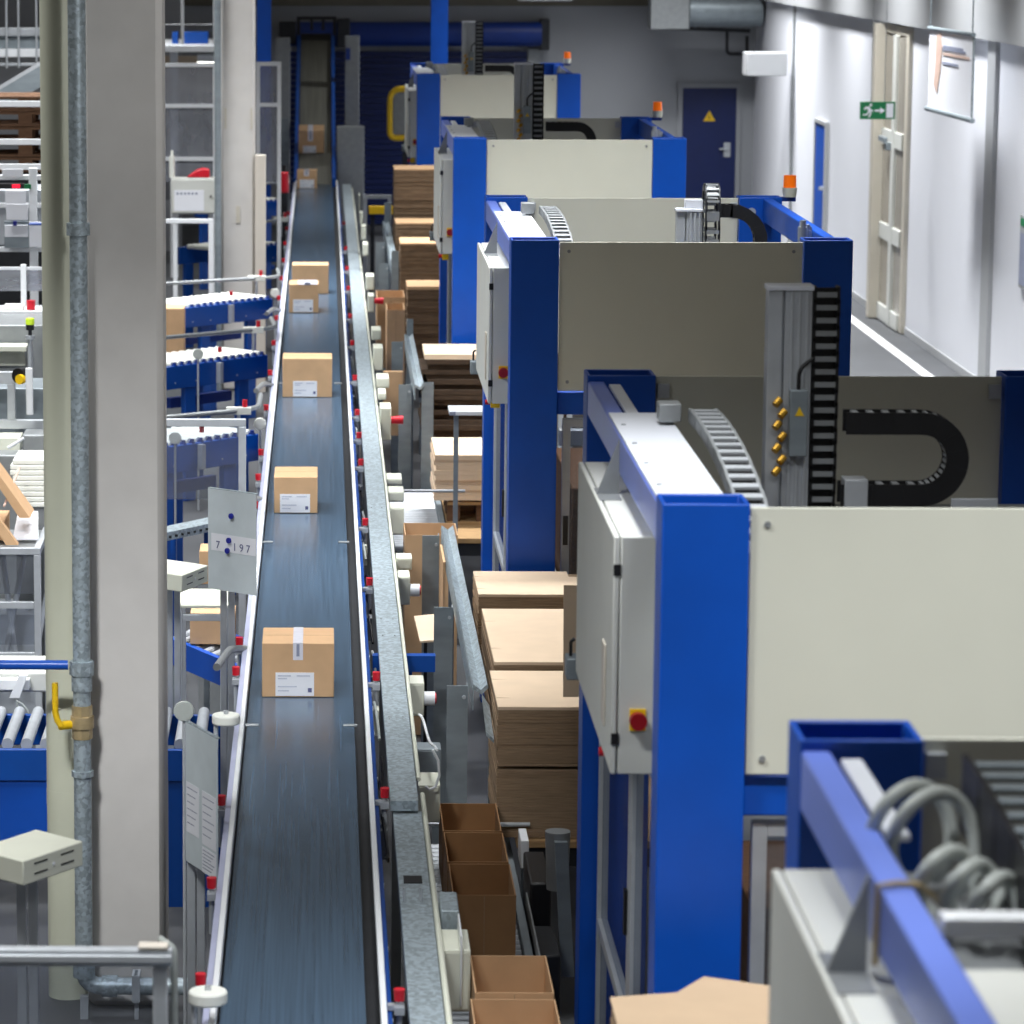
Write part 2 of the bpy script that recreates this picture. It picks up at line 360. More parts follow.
t = thing('ceiling_lamp', 'white strip lamp hanging above the far machines', 'lamp', (l_.x, 60, l_.z)); MB().box(l_.x-.45, l_.x+.45, 59.9, 60.1, l_.z, l_.z+.08).build('housing', 'white', t, .01); MB().box(l_.x-.43, l_.x+.43, 59.93, 60.07, l_.z-.012, l_.z-.001).build('diffuser', 'white', t)
MB().cyl((l_.x, 60, l_.z+.08), (l_.x, 60, 6.5), .01).build('hanging_rod', 'steel', t)
# blue stanchions near the far wall
for px0, px1, Y, lb in ((257, 271, 58, 'bright blue steel column left of the rising conveyor'), (431, 448, 63.6, 'bright blue steel column in front of the roller shutter')):
    a = at(px0, 30, Y); b = at(px1, 30, Y)
    t = thing('steel_column', lb, 'column', ((a.x+b.x)/2, Y, 0)); mb = MB().box(a.x, b.x, Y, Y+.015, .03, 6.5).box(a.x, b.x, Y+.28, Y+.295, .03, 6.5).box((a.x+b.x)/2-.01, (a.x+b.x)/2+.01, Y+.015, Y+.28, .03, 6.5)
    mb.build('profile', 'blue', t); MB().box(a.x-.06, b.x+.06, Y-.06, Y+.35, 0, .029).build('base_plate', 'blue', t)

# ------------------------------------------------------- carton machines
def chain_links(path, wv, hgt, n_bars_each=1):
    """cable carrier: two side bands of links along a path plus the cross bars between them"""
    wv = Vector(wv); side = MB(); bars = MB(); wn = wv.normalized()
    for i in range(len(path)-1):
        a, b = Vector(path[i]), Vector(path[i+1]); d = (b-a); c_ = (a+b)/2; nrm = d.cross(wn).normalized()
        for sgn in (-1, 1):
            side.obox(c_+(wv*.5+wn*.0016*(i%2))*sgn, d*.62, wn*.006, nrm*hgt/2)
        bars.obox(c_+nrm*hgt*.42, d*.2, wv*.48, nrm*.005); bars.obox(c_-nrm*hgt*.42, d*.2, wv*.48, nrm*.005)
    return side, bars
def chain(path, wv, hgt, name, m_side, m_bar, parent):
    side, bars = chain_links(path, wv, hgt); n = len(side.f); side.add(bars.v, bars.f)
    me_o = MB.build(side, name, m_side, parent); me_o.data.materials.append(M[m_bar])
    for p in me_o.data.polygons:
        if p.index >= n: p.material_index = 1
    return me_o
def arc(c, r, a0, a1, n, axis='xz'):
    out = []
    for i in range(n+1):
        a = math.radians(a0+(a1-a0)*i/n)
        out.append(Vector((c[0]+r*math.cos(a), c[1], c[2]+r*math.sin(a))) if axis == 'xz' else Vector((c[0], c[1]+r*math.cos(a), c[2]+r*math.sin(a))))
    return out
def machine(N, label, axis_x, axis_top, cab_shift=0., loop='u', carrier=True, plate=True):
    t = thing('carton_machine', label, 'machine', (2.16, N+1.8, 0), 'blue and beige carton machines')
    Y = lambda d: N+d
    XL0, XL1, XR0, XR1 = 1.13, 1.42, 2.895, 3.19; ZT = 3.6; D1 = 3.43
    for x0, x1 in ((XL0, XL1), (XR0, XR1)):
        for d in (0, D1):
            p = MB().hollow(x0, x1, Y(d), Y(d+.22), .0, ZT, .014).box(x0+.015, x1-.015, Y(d)+.015, Y(d+.22)-.015, ZT-.3, ZT-.29).build('post', 'blue', t, .006)
    mb = MB()
    for z in (2.9, 3.2, 3.5):
        for x in (2.98, ): mb.cyl((x, Y(D1)-.008, z), (x, Y(D1)-.001, z), .03, 10)
    if loop != 'u': mb.build('bolts', 'alu', t)
    fp = MB().box(XL1+.005, XR0-.005, Y(.02), Y(.035), 2.68, 3.585).build('front_panel', 'beige', t, .003)
    mb = MB()
    for x in (XL1+.06, XR0-.06):
        for z in (2.735, 3.53): mb.cyl((x, Y(.012), z), (x, Y(.0195), z), .011, 8)
    mb.build('screws', 'alud', fp)
    MB().box(XL1+.004, XR0-.004, Y(D1+.06), Y(D1+.08), 2.5, 3.59).build('rear_panel', 'beige', t, .003)
    mb = MB().box(XL1+.012, XL1+.06, Y(D1+.03), Y(D1+.058), 3.5, 3.56).box(XR0-.06, XR0-.012, Y(D1+.03), Y(D1+.058), 3.5, 3.56)
    mb.build('panel_clips', 'alu', t)
    MB().box(XL1+.002, XR0-.002, Y(.05), Y(.15), 2.53, 2.668).build('cross_beam', 'blue', t, .006)
    MB().box(XL1+.002, XR0-.002, Y(.05), Y(.15), .05, .2).build('cross_beam', 'blue', t, .006)
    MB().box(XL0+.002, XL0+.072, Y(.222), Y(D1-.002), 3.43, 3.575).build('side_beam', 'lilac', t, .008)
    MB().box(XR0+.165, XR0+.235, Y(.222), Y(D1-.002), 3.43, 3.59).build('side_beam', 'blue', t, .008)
    MB().box(XL0+.01, XL0+.09, Y(.222), Y(D1-.002), .05, .2).build('base_beam', 'blue', t, .006)
    if plate:
        pl = MB().box(XL0+.005, 1.365, Y(.225), Y(2.36), 3.577, 3.586).box(1.355, 1.365, Y(.225), Y(2.36), 3.5, 3.577).build('top_plate', 'plate', t, .002)
        mb = MB()
        for i in range(4): mb.cyl((1.165, Y(.5+i*.5), 3.586), (1.165, Y(.5+i*.5), 3.59), .009, 8)
        mb.build('screws', 'alud', pl)
    MB().box(1.215, 1.265, Y(2.37 if plate else 2.65), Y(3.36), 3.555, 3.572).build('guide_strip', 'plate', t, .004)
    # control cabinet hung on the left side
    c0, c1 = Y(.77+cab_shift), Y(2.56+cab_shift)
    cb = MB().box(1.06, 1.3, c0, c1, 2.5, 3.36).build('cabinet', 'cab', t, .006)
    dr = MB().box(1.035, 1.056, c0, c1, 2.5, 3.36).build('cabinet_door', 'cab', t, .006)
    for z in (2.63, 3.24): MB().box(1.035, 1.062, c0-.006, c0-.0005, z-.02, z+.02).build('hinge', 'black', dr)
    MB().box(1.027, 1.0345, c0+.25, c0+.37, 2.62, 2.92).build('handle_strip', 'tan', dr, .003)
    sw = MB().box(1.1, 1.158, c0-.008, c0-.0008, 2.66, 2.74).build('switch_plate', 'yellow', t, .002)
    MB().cyl((1.129, c0-.045, 2.70), (1.129, c0-.009, 2.70), .031, 18).build('switch_knob', 'darkred', sw)
    MB().prism([(1.045, c0+.95, 3.363), (1.128, c0+.95, 3.363), (1.128, c0+.95, 3.57)], (0,.014,0)).box(1.045, 1.128, c0+.8, c0+1.1, 3.3605, 3.3625).build('gusset', 'alud', t)
    # emergency stop and sensor below the cabinet
    es = MB().box(1.085, 1.145, Y(1.47), Y(1.53), 2.38, 2.45).build('stop_box', 'yellow', t, .004)
    MB().cyl((1.05, Y(1.5), 2.415), (1.084, Y(1.5), 2.415), .018, 12).build('stop_button', 'red', es)
    MB().box(1.105, 1.125, Y(1.49), Y(1.51), 2.45, 2.5).build('stop_bracket', 'alu', t)
    sb = MB().box(1.0, 1.06, Y(2.58), Y(2.7), 2.46, 2.55).build('sensor_box', 'steel', t, .006)
    MB().pipebend([(1.02, Y(2.64), 2.55), (1.02, Y(2.64), 2.61), (1.036, Y(2.64), 2.62)], .007, .03).build('sensor_cable', 'black', sb)
    # guards below
    for a0, a1 in ((.25, 1.8), (1.85, 3.4)):
        g = MB()
        for y in (a0, a1-.05): g.box(1.2, 1.245, Y(y), Y(y+.05), .22, 2.48)
        for z in (.22, 1.2, 2.43): g.box(1.2, 1.245, Y(a0+.05), Y(a1-.05), z, z+.05)
        fr = g.build('side_door', 'alu', t, .003)
        MB().box(1.217, 1.222, Y(a0+.051), Y(a1-.051), .275, 1.195).box(1.217, 1.222, Y(a0+.051), Y(a1-.051), 1.255, 2.425).build('window_pane', 'clear', fr)
        MB().box(1.186, 1.199, Y(a0+.005), Y(a0+.045), 1.6, 1.78).build('door_handle', 'black', fr)
    for x0, x1 in ((1.46, 2.14), (2.17, 2.86)):
        g = MB()
        for x in (x0, x1-.05): g.box(x, x+.05, Y(.08), Y(.13), .22, 2.5)
        for z in (.22, 1.3, 2.45): g.box(x0+.05, x1-.05, Y(.08), Y(.13), z, z+.05)
        fr = g.build('front_door', 'alu', t, .003)
        MB().box(x0+.051, x1-.051, Y(.1), Y(.106), .275, 1.295).box(x0+.051, x1-.051, Y(.1), Y(.106), 1.355, 2.445).build('window_pane', 'clear', fr)
        MB().box(x0+.01, x0+.04, Y(.065), Y(.079), 1.72, 1.9).build('door_handle', 'black', fr)
    MB().box(1.6, 2.75, Y(1.2), Y(3.0), .3, 1.9).build('inner_housing', 'wooddark', t, .01)
    MB().box(1.5, 1.58, Y(.6), Y(3.2), 1.1, 1.16).box(2.76, 2.84, Y(.6), Y(3.2), 1.1, 1.16).build('inner_rails', 'alu', t)
    MB().box(1.5, 2.84, Y(1.0), Y(1.1), 2.2, 2.3).build('gantry_beam', 'alu', t, .004)
    # cable carrier arching over the near left side
    if carrier:
        path = []
        for i in range(17):
            a = math.radians(68-i*3.1); 
        for i in range(19):
            s = i/18; path.append(Vector((1.47+.05*s, Y(2.0-1.62*s), 3.625-.27*s**2.2)))
        cc = chain(path, (.1,0,0), .05, 'cable_carrier', 'alud', 'alu', t)
        mb = MB()
        for i in range(18):
            a, b = path[i], path[i+1]; mb.obox((a+b)/2-Vector((0,0,.012)), (b-a)*.51, (.04,0,0), Vector((0,0,.012)))
        mb.build('carrier_hoses', 'black', cc)
        MB().box(1.3, 1.385, Y(1.98), Y(2.1), 3.6, 3.67).box(1.33, 1.36, Y(2.02), Y(2.06), 3.5, 3.6).build('carrier_mount', 'alud', t, .004)
    # lift axis
    ay = Y(2.15); ax = axis_x; zb = 2.3
    g = MB().box(ax-.085, ax-.03, ay, ay+.1, zb, axis_top-.02).box(ax-.02, ax+.085, ay, ay+.1, zb, axis_top-.02).box(ax-.03, ax-.02, ay+.02, ay+.1, zb, axis_top-.02)
    for x in (ax, ax+.03, ax+.06): g.box(x, x+.012, ay-.008, ay, zb, axis_top-.02)
    la = g.build('lift_axis', 'alu', t, .002)
    MB().box(ax-.09, ax+.09, ay-.01, ay+.11, axis_top-.019, axis_top).build('end_cap', 'plate', la, .003)
    if loop == 'u':
        MB().box(ax, ax+.07, ay-.055, ay-.0085, axis_top-.66, axis_top-.4).build('valve_box', 'steel', la, .004)
        MB().prism([(ax+.02, ay-.057, axis_top-.5), (ax+.055, ay-.057, axis_top-.5), (ax+.037, ay-.057, axis_top-.465)], (0,.0015,0)).build('warning_mark', 'yellow', la)
        mb = MB()
        for i in range(7): mb.cyl((ax-.055+.02*(i%2), ay-.04, axis_top-.46-i*.045), (ax-.035+.02*(i%2), ay-.025, axis_top-.44-i*.045), .015, 10)
        mb.build('hose_fittings', 'gold', la)
        mb = MB().pipebend([(ax+.035, ay-.03, axis_top-.4), (ax+.035, ay-.03, axis_top-.32), (ax+.09, ay-.02, axis_top-.28)], .008, .04)
        mb.build('hose', 'black', la)
        zt = axis_top-.01; path = [Vector((ax+.14, ay+.03, zt-i*.05)) for i in range(int((zt-zb)/.05))]
        cc = chain(path, (.09,0,0), .07, 'vertical_carrier', 'black', 'alud', la)
        MB().box(ax+.095, ax+.185, ay+.028, ay+.034, zb, zt).build('carrier_hoses', 'black', cc)
        # horizontal U
        zU, r = 3.447, .14; x0 = ax+.22
        path = [Vector((x0+i*.06, ay-.05, zU+r)) for i in range(5)]+arc((x0+.285, ay-.05, zU), r, 90, -90, 14)[0:]+[Vector((x0+.285-i*.06, ay-.05, zU-r)) for i in range(1, 6)]
    else:
        r = .11; zc = axis_top+.03
        path = [Vector((ax+.15, ay-.02-.0, axis_top-.6+i*.06)) for i in range(9)]+[Vector((ax+.15, ay+.09-r*math.cos(math.radians(a)), zc+r*math.sin(math.radians(a)))) for a in range(0, 181, 20)]+[Vector((ax+.15, ay+.2, zc-.03-i*.06)) for i in range(9)]
        cc = chain(path, (.085,0,0), .05, 'vertical_carrier', 'dark', 'alud', la)
        MB().box(ax-.03, ax+.09, ay+.02, ay+.09, axis_top+.001, axis_top+.06).build('motor_head', 'plate', la, .004)
        zU, r = 3.46, .13; x0 = ax+.2
        path = [Vector((x0+i*.05, ay+.25, zU+r)) for i in range(3)]+arc((x0+.1, ay+.25, zU-.07), .2, 90, -20, 7)
    cc = chain(path, (0,.1,0), .085, 'horizontal_carrier', 'black', 'alu' if loop == 'u' else 'dark', t)
    MB().box(ax+.2, ax+.95, ay-.11, ay+.08, 3.2, 3.245).build('carrier_tray', 'alud', t)
    MB().box(ax+.21, ax+.3, ay-.12, ay-.01, 3.246, 3.37).box(ax+.62, ax+.8, ay-.13, ay-.115, 3.246, 3.3).build('carrier_anchor', 'alu', t, .003)
    mb = MB()
    for i, (x, z) in enumerate(((2.95, 3.68), (3.0, 3.64), (3.04, 3.61))): mb.cyl((x, Y(.5+.2*i), 3.45), (x, Y(.5+.2*i), z-.04), .03, 14).cyl((x, Y(.5+.2*i), z-.04), (x, Y(.5+.2*i), z), .02, 12)
    mb.build('air_filters', 'alu', t)
    MB().box(XR0+.02, XR0+.2, Y(.3), Y(1.1), 3.38, 3.425).build('filter_shelf', 'alud', t)
    # beacon on the far right post
    bx, by = 3.25, Y(3.5)
    be = MB().cyl((bx, by, 3.6), (bx, by, 3.665), .045, 20, .052).build('beacon_base', 'cream', t)
    MB().cyl((bx, by, 3.666), (bx, by, 3.75), .045, 20, .043).build('beacon_lens', 'orange', be)
    MB().box(3.192, 3.29, by-.03, by+.03, 3.57, 3.599).build('beacon_bracket', 'navy', t)
    return t
m0 = machine(4.92, 'nearest blue and beige machine cut off by the right corner of the picture', 2.0, 3.45, .6, 'n', False, False)
m1 = machine(11.85, 'big blue and beige machine with bright lit panel and black U cable loop', 1.815, 4.11)
m2 = machine(21.9, 'shaded blue and beige machine with dark front panel, second full one back', 2.42, 3.62, 0, 'v')
m3 = machine(32.3, 'blue and beige machine with bright cream panel, third full one back', 1.86, 4.18)
m4 = machine(46.0, 'farthest blue and beige machine in front of the blue shutter', 1.86, 4.2)
for mm, dx in ((m2, .018), (m3, .045), (m4, .075)): mm.location.x += dx
# what stands open in the nearest machine: cable loops, big carrier, white rail
for cx, cy, cz_, r_ in ((1.275, 7.62, 3.56, .085), (1.31, 7.55, 3.555, .09), (1.285, 7.22, 3.55, .06), (1.33, 7.18, 3.545, .05), (1.37, 7.12, 3.54, .045)):
    MB().tube([Vector((cx+r_*math.cos(math.radians(a)), cy+.03*math.sin(math.radians(a*2)), cz_+1.25*r_*math.sin(math.radians(a)))) for a in range(-60, 241, 12)], .016, 12).build('cable_loop', 'cable', m0)
MB().box(1.225, 1.45, 7.0, 7.75, 3.42, 3.44).build('cable_tray', 'alud', m0)
path = [Vector((1.56, 7.75-1.5*i/16, 3.62-.22*(i/16)**2)) for i in range(17)]
cc = chain(path, (.3,0,0), .17, 'cable_carrier', 'black', 'steel', m0)
MB().box(1.215, 2.8, 6.86, 6.92, 3.545, 3.585).build('cross_rail', 'white', m0, .004)
MB().box(1.225, 1.36, 6.2, 6.7, 3.5, 3.53).build('inner_plate', 'cab', m0, .004)
MB().tube([(1.122, 7.1, 3.42), (1.124, 7.1, 3.585), (1.165, 7.12, 3.585), (1.208, 7.12, 3.582), (1.26, 7.2, 3.53), (1.3, 7.25, 3.48)], .007, 8).build('wrapped_wire', 'brass', m0)

# ----------------------------------------------------------- main conveyor
BZ = 1.41
YB = 57.0
cv = thing('belt_conveyor', 'long dark belt conveyor carrying parcels down the hall', 'conveyor', (-.1, 27, 0))
MB().box(-.375, .178, 8, YB, BZ-.03, BZ).build('belt', 'belt', cv)
MB().box(-.405, .252, 8, YB, BZ-.12, BZ-.031).build('slider_bed', 'dark', cv)
for sx, nm in ((-1, 'L'), (1, 'R')):
    x = -.395 if sx < 0 else .243
    o_ = x+sx*.032
    MB().box(min(x,o_)+.014, max(x,o_)+.002, 8, YB, BZ-.24, BZ+.01).build('side_frame', 'sidebl', cv, .004)
    MB().box(x-.012, x+.012, 8, YB, BZ+.012, BZ+.075).build('guide_rail', 'white', cv, .005)
    if sx < 0: MB().box(x-.04, x-.0125, 8, YB, BZ+.012, BZ+.045).build('guard_strip', 'lilac2', cv, .003)
    mb = MB()
    for k in range(47): mb.cyl((o_+sx*.004, 8.5+k, BZ-.1), (o_+sx*.012, 8.5+k, BZ-.1), .012, 8)
    mb.build('bolts', 'alu', cv)
def bracket(x, y, sx, z=BZ+.05):
    b = MB().box(min(x,x+sx*.064), max(x,x+sx*.064), y-.02, y+.02, z-.035, z-.015).cyl((x+sx*.045, y, z-.2), (x+sx*.045, y, z+.0), .012, 10).box(x+sx*.025, x+sx*.064, y-.03, y+.03, z-.05, z-.02).build('rail_bracket', 'alu', cv)
    MB().cyl((x+sx*.045, y, z), (x+sx*.045, y, z+.045), .02, 14, .022).build('knob', 'red', b)
for py in (290, 318, 345, 380, 415, 438, 465, 525, 585, 680, 797, 1000, 225, 250, 270):
    y = min(atz(330, py, BZ+.05).y, 55.5); bracket(.26, y, 1)
for py in (805, 888, 985, 645, 675, 480, 508, 455, 410, 375, 345, 320, 300, 280, 262, 245, 230, 215):
    y = min(atz(250, py, BZ+.05).y, 55.5); bracket(-.41, y, -1)
for y in range(10, 56, 3):
    for x in (-.36, .15): MB().box(x-.03, x+.03, y-.03, y+.03, 0, BZ-.125).build('leg', 'sidebl', cv, .004)
mb = MB()
for y in (20.05, 25.4, 31.8, 38): mb.pipebend([(-.425, y, BZ+.04), (-.5, y-.25, BZ+.09), (-.56, y-.75, BZ+.09)], .022, .1)
mb.build('rail_ends', 'alud', cv)
mb = MB()
for y, dx in ((31.8,.0), (18.0,0), (23.5,.0)): mb.cyl((.12, y, BZ+.06), (.19, y, BZ+.06), .008, 8).cyl((-.38, y, BZ+.06), (-.31, y, BZ+.06), .008, 8)
mb.build('light_sensors', 'alud', cv)
# cables and valves crammed between belt and tray
for k in range(9):
    y = 16+k*2.6; 
    MB().tube([(.304+.012*math.sin(k+s), y+s*.12, BZ-.1-.06*math.sin(s*1.1+k)) for s in range(16)], .008, 6).build('air_hose', 'cable' if k % 2 else 'black', cv)
    MB().box(.283, .318, y+.4, y+.52, BZ-.22, BZ-.08).build('valve_block', 'cream' if k % 2 else 'alud', cv, .004)
# belt rising to the far end
up = thing('rising_conveyor', 'grey ribbed belt conveyor climbing to the far end of the hall', 'conveyor', (-.1, 60, 0))
ya, yb, za, zb = 57.1, 64.5, BZ+.01, 3.42
def up_pt(f): return ya+(yb-ya)*f, za+(zb-za)*(f*.7+f*f*.5 if f < .3 else .255+(f-.3)*.745/.7)
N_ = 24; mb = MB(); rails = {-1: MB(), 1: MB()}
for i in range(N_):
    y0, z0 = up_pt(i/N_); y1, z1 = up_pt((i+1)/N_)
    mb.prism([(-.365, y0, z0), (-.365, y1, z1), (-.365, y1, z1-.03), (-.365, y0, z0-.03)], (.525,0,0))
    for sx in (-1, 1):
        x = -.375 if sx < 0 else .172
        rails[sx].prism([(x, y0, z0+.09), (x, y1, z1+.09), (x, y1, z1-.16), (x, y0, z0-.16)], (sx*.055,0,0))
mb.build('belt', 'inclinebelt', up)
for sx in (-1, 1): rails[sx].build('side_frame', 'sidebl', up)
MB().cyl((-.37, 64.65, 3.4), (.17, 64.65, 3.4), .14, 20).build('head_roller', 'black', up)
MB().box(-.44, .26, 64.5, 64.6, 3.78, 3.84).box(-.44, -.38, 64.5, 64.6, 3.3, 3.78).box(.2, .26, 64.5, 64.6, 3.3, 3.78).box(-.2,-.15,64.5,64.6,3.6,3.78).box(.0,.05,64.5,64.6,3.6,3.78).build('head_frame', 'black', up)
MB().box(-.75, -.45, 64.4, 64.8, 3.35, 3.75).box(.27, .5, 64.4, 64.8, 3.3, 3.8).build('drive_motors', 'dark', up, .02)
for y in (57.5, 60.5, 63.5):
    for x in (-.40, .195):
        z = [up_pt(f/50)[1] for f in range(51) if up_pt(f/50)[0] >= y][0]
        MB().box(x-.03+(0), x+.03, y, y+.06, 0, z-.17).build('leg', 'dark', up)
# parcels on the belt
def parcel(px0, px1, pyb, pyf, pyt, label, lab=None, tape=None, base=None):
    g = atz((px0+px1)/2, pyb, BZ) if base is None else Vector((0,)+base)
    Y = g.y; z0 = g.z+(.0015 if base is None else .004); a = at(px0, pyb, Y).x; b = at(px1, pyb, Y).x; zt = at(px0, pyf, Y).z; yb_ = min(max(atz((px0+px1)/2, pyt, zt).y, Y+.12), Y+(.6 if base is None else .3))
    t = thing('parcel', label, 'parcel', ((a+b)/2, (Y+yb_)/2, z0), 'cardboard parcels riding the belt')
    bd = MB().box(a, b, Y, yb_, z0, zt).build('carton', 'board', t, .005)
    MB().box(a+.003, b-.003, (Y+yb_)/2-.0015, (Y+yb_)/2+.0015, zt+.0003, zt+.001).build('flap_seam', 'boardedge', t)
    if lab:
        l0, l1, r0, r1 = lab; q0 = at(l0, r0, Y-.002); q1 = at(l1, r1, Y-.002); z1_ = max(q1.z, z0+.006)
        lb = MB().box(q0.x, q1.x, Y-.002, Y-.0004, z1_, q0.z).build('shipping_label', 'paper', t)
        w_, h_ = q1.x-q0.x, q0.z-z1_; mb = MB()
        for zz, x0, x1 in ((.86,.06,.4), (.86,.55,.9), (.74,.06,.3), (.4,.06,.55), (.22,.06,.35)): mb.box(q0.x+x0*w_, q0.x+x1*w_, Y-.0028, Y-.0021, z1_+h_*(zz-.03), z1_+h_*(zz+.03))
        mb.build('print', 'faintprint', lb)
        MB().box(q1.x-.16*w_, q1.x-.06*w_, Y-.0028, Y-.0021, z1_+.16*h_, z1_+.34*h_).build('stamp', 'ink', lb)
    if tape:
        u0 = at(tape[0], pyf, Y).x; u1 = at(tape[1], pyf, Y).x; zt2 = at(tape[0], tape[2], Y).z
        tp = MB().box(u0, u1, Y-.0012, yb_+.0005, zt+.0004+.0008, zt+.002).box(u0, u1, Y-.0014, Y-.0003, zt2, zt+.002).build('tape', 'tape', t)
        MB().box(u0+(u1-u0)*.35, u0+(u1-u0)*.65, Y-.0022, Y-.0015, zt2+.02, zt-.005).build('tape_print', 'print_', tp)
    return t
parcel(262, 334, 697.5, 643, 627.5, 'nearest and largest parcel on the dark belt with tape down its front', (275.5,314,672.5,696), (293,303,660))
parcel(274, 317.5, 513.5, 477, 466.5, 'parcel second from the front on the belt with a wide label at its foot', (280,310,494,513))
parcel(282.5, 332, 397.5, 358.5, 353, 'wide parcel third from the front on the belt', (293,317,381,396.5))
parcel(289, 318.5, 313, 284.5, 280, 'smaller parcel close in front of another parcel mid belt', (293,313,299.5,312), (298,317,284.4))
parcel(292, 328.5, 294, 265, 262, 'wide unlabelled parcel close behind a smaller parcel mid belt')
parcel(297, 317, 188.5, 171, 169, 'small parcel at the foot of the rising ribbed belt', (299.5,314,179.5,188), (304,309,176), base=None)
fr = min((k/400 for k in range(400)), key=lambda f: abs(at(311, 154, up_pt(f)[0]).z-up_pt(f)[1]))
tp_ = parcel(298.5, 324, 154, 130, 126, 'parcel riding up the ribbed rising belt', (303,316,146,153.5), (308,313,141), base=up_pt(fr))
tp_.location.z += .008+.15*(up_pt(fr+.05)[1]-up_pt(fr)[1])/(up_pt(fr+.05)[0]-up_pt(fr)[0])
tp_.rotation_euler.x = math.atan2(up_pt(fr+.05)[1]-up_pt(fr)[1], up_pt(fr+.05)[0]-up_pt(fr)[0])

# galvanised cable tray beside the belt, with everything bolted to it
tr = thing('cable_tray', 'galvanised cable tray with cream boxes running along the right of the belt', 'cable tray', (.37, 30, 0))
MB().box(.33, .46, 16.45, 56.5, 1.41, 1.46).build('tray_cover', 'galv', tr, .002)
MB().box(.343, .477, 8.5, 16.5, 1.35, 1.40).build('tray_cover', 'galv', tr, .002)
MB().box(.365, .445, 15.2, 15.32, 1.4005, 1.404).build('cover_slot', 'black', tr)
mb = MB()
for y in (16.7, 18.2, 18.25, 20.4, 20.9, 22.2, 9.5, 14.9, 25, 28, 31): mb.cyl((.36, y, 1.40), (.36, y, 1.464), .007, 8).cyl((.43, y, 1.40), (.43, y, 1.464), .007, 8)
mb.build('screws', 'alu', tr)
MB().tube([(.476, 17.0+k, 1.43) for k in range(40)], .011, 8).build('conduit', 'cream', tr)
MB().pipebend([(.494, 8.6, 1.38), (.494, 13, 1.38), (.491, 16.9, 1.38)], .013, .05).build('conduit', 'cream', tr)
for y in range(10, 56, 4): MB().box(.37, .42, y, y+.05, 0, 1.345).build('support_post', 'alud', tr)
def jbox(px0, px1, pyt, pyf, pyb, Y, m='cream', plug=None, dmax=.35):
    a = at(px0, pyf, Y); b = at(px1, pyb, Y); yt = min(max(atz(px0, pyt, a.z).y, Y+.05), Y+dmax)
    j = MB().box(max(a.x,.49), b.x, Y, yt, b.z, a.z).build('junction_box', m, tr, .005)
    MB().box(.461, max(a.x,.49)-.001, Y+.01, Y+.04, 1.415 if Y > 16.5 else 1.36, 1.425 if Y > 16.5 else 1.37).build('box_bracket', 'alud', j)
    MB().box(max(a.x,.49)+.008, b.x-.008, Y-.004, Y-.0006, b.z+.01, a.z-.01).build('box_cover', m, j, .002)
    if plug == 'red':
        MB().cyl((b.x+.001, Y+.03, (a.z+b.z)/2+.03), (b.x+.1, Y+.03, (a.z+b.z)/2+.03), .03, 14, .036).build('red_plug', 'red', j)
    if plug == 'white':
        pl = MB().cyl((b.x+.001, Y+.03, (a.z+b.z)/2), (b.x+.06, Y+.03, (a.z+b.z)/2), .04, 16).build('plug', 'white', j)
        MB().cyl((b.x+.0605, Y+.03, (a.z+b.z)/2), (b.x+.068, Y+.03, (a.z+b.z)/2), .03, 14).build('plug_ring', 'red', pl)
    return j
jbox(438, 470, 929, 950, 1012, 14.3, 'cream', None, .4)
MB().box(.575, .583, 14.28, 14.62, 1.13, 1.43).build('box_lid', 'white', tr, .003)
MB().box(.51, .585, 14.7, 15.0, 1.2, 1.42).build('cable_bend', 'galv', tr, .006)
jbox(417, 440, 772, 785, 823, 17.6); 
MB().tube([(.515+.065*s/8, 17.5+.9*(1-s/8), 1.44+.02*math.sin(s)) for s in range(9)], .007, 6).tube([(.56+.035*math.sin(s*.9), 17.55, 1.40-.03*s+.05*math.cos(s)) for s in range(6)], .007, 6).build('loose_cables', 'white', tr)
jbox(414, 441, 742, 749, 775, 18.5, 'steel')
jbox(405, 424, 675, 683, 716, 19.6, 'cream', 'white')
jbox(398, 410, 570, 577, 605, 22.6, 'cream', 'white'); jbox(395, 412, 553, 558, 570, 23.0)
jbox(389, 404, 503, 508, 535, 25.4); jbox(388, 404, 486, 492, 502, 26.0); jbox(386, 402, 473, 479, 485, 26.6)
jbox(377, 391, 402, 408, 440, 29.6, 'cream', 'red'); jbox(376, 386, 388, 393, 400, 30.6); jbox(374, 389, 372, 378, 388, 31.6)
jbox(371, 383, 343, 348, 371, 33.6); jbox(369, 381, 325, 330, 340, 34.8)
jbox(366, 374, 290, 296, 312, 37.6, 'cream', 'red'); jbox(364, 374, 272, 276, 290, 39.4)
jbox(360, 368, 240, 244, 256, 42.5); jbox(358, 366, 222, 226, 240, 44.5); jbox(356, 363, 210, 213, 224, 46.0); jbox(351, 360, 190, 195, 212, 47.4)
for px0, px1, py, Y in ((406, 465, 491, 26.9), (428, 530, 824.5, 17.93)):
    a = at(px0, py, Y); b = at(px1, py, Y); 
    one('tie_rod', MB().cyl((.495, Y, a.z), (b.x, Y, b.z), .012, 12).box(.488, .52, Y-.012, Y+.012, 0, a.z-.005), 'alu', 'polished crosswise rod over the roller lane behind the guide plates' if Y > 20 else 'polished crosswise rod just behind the row of open cartons', 'rod')

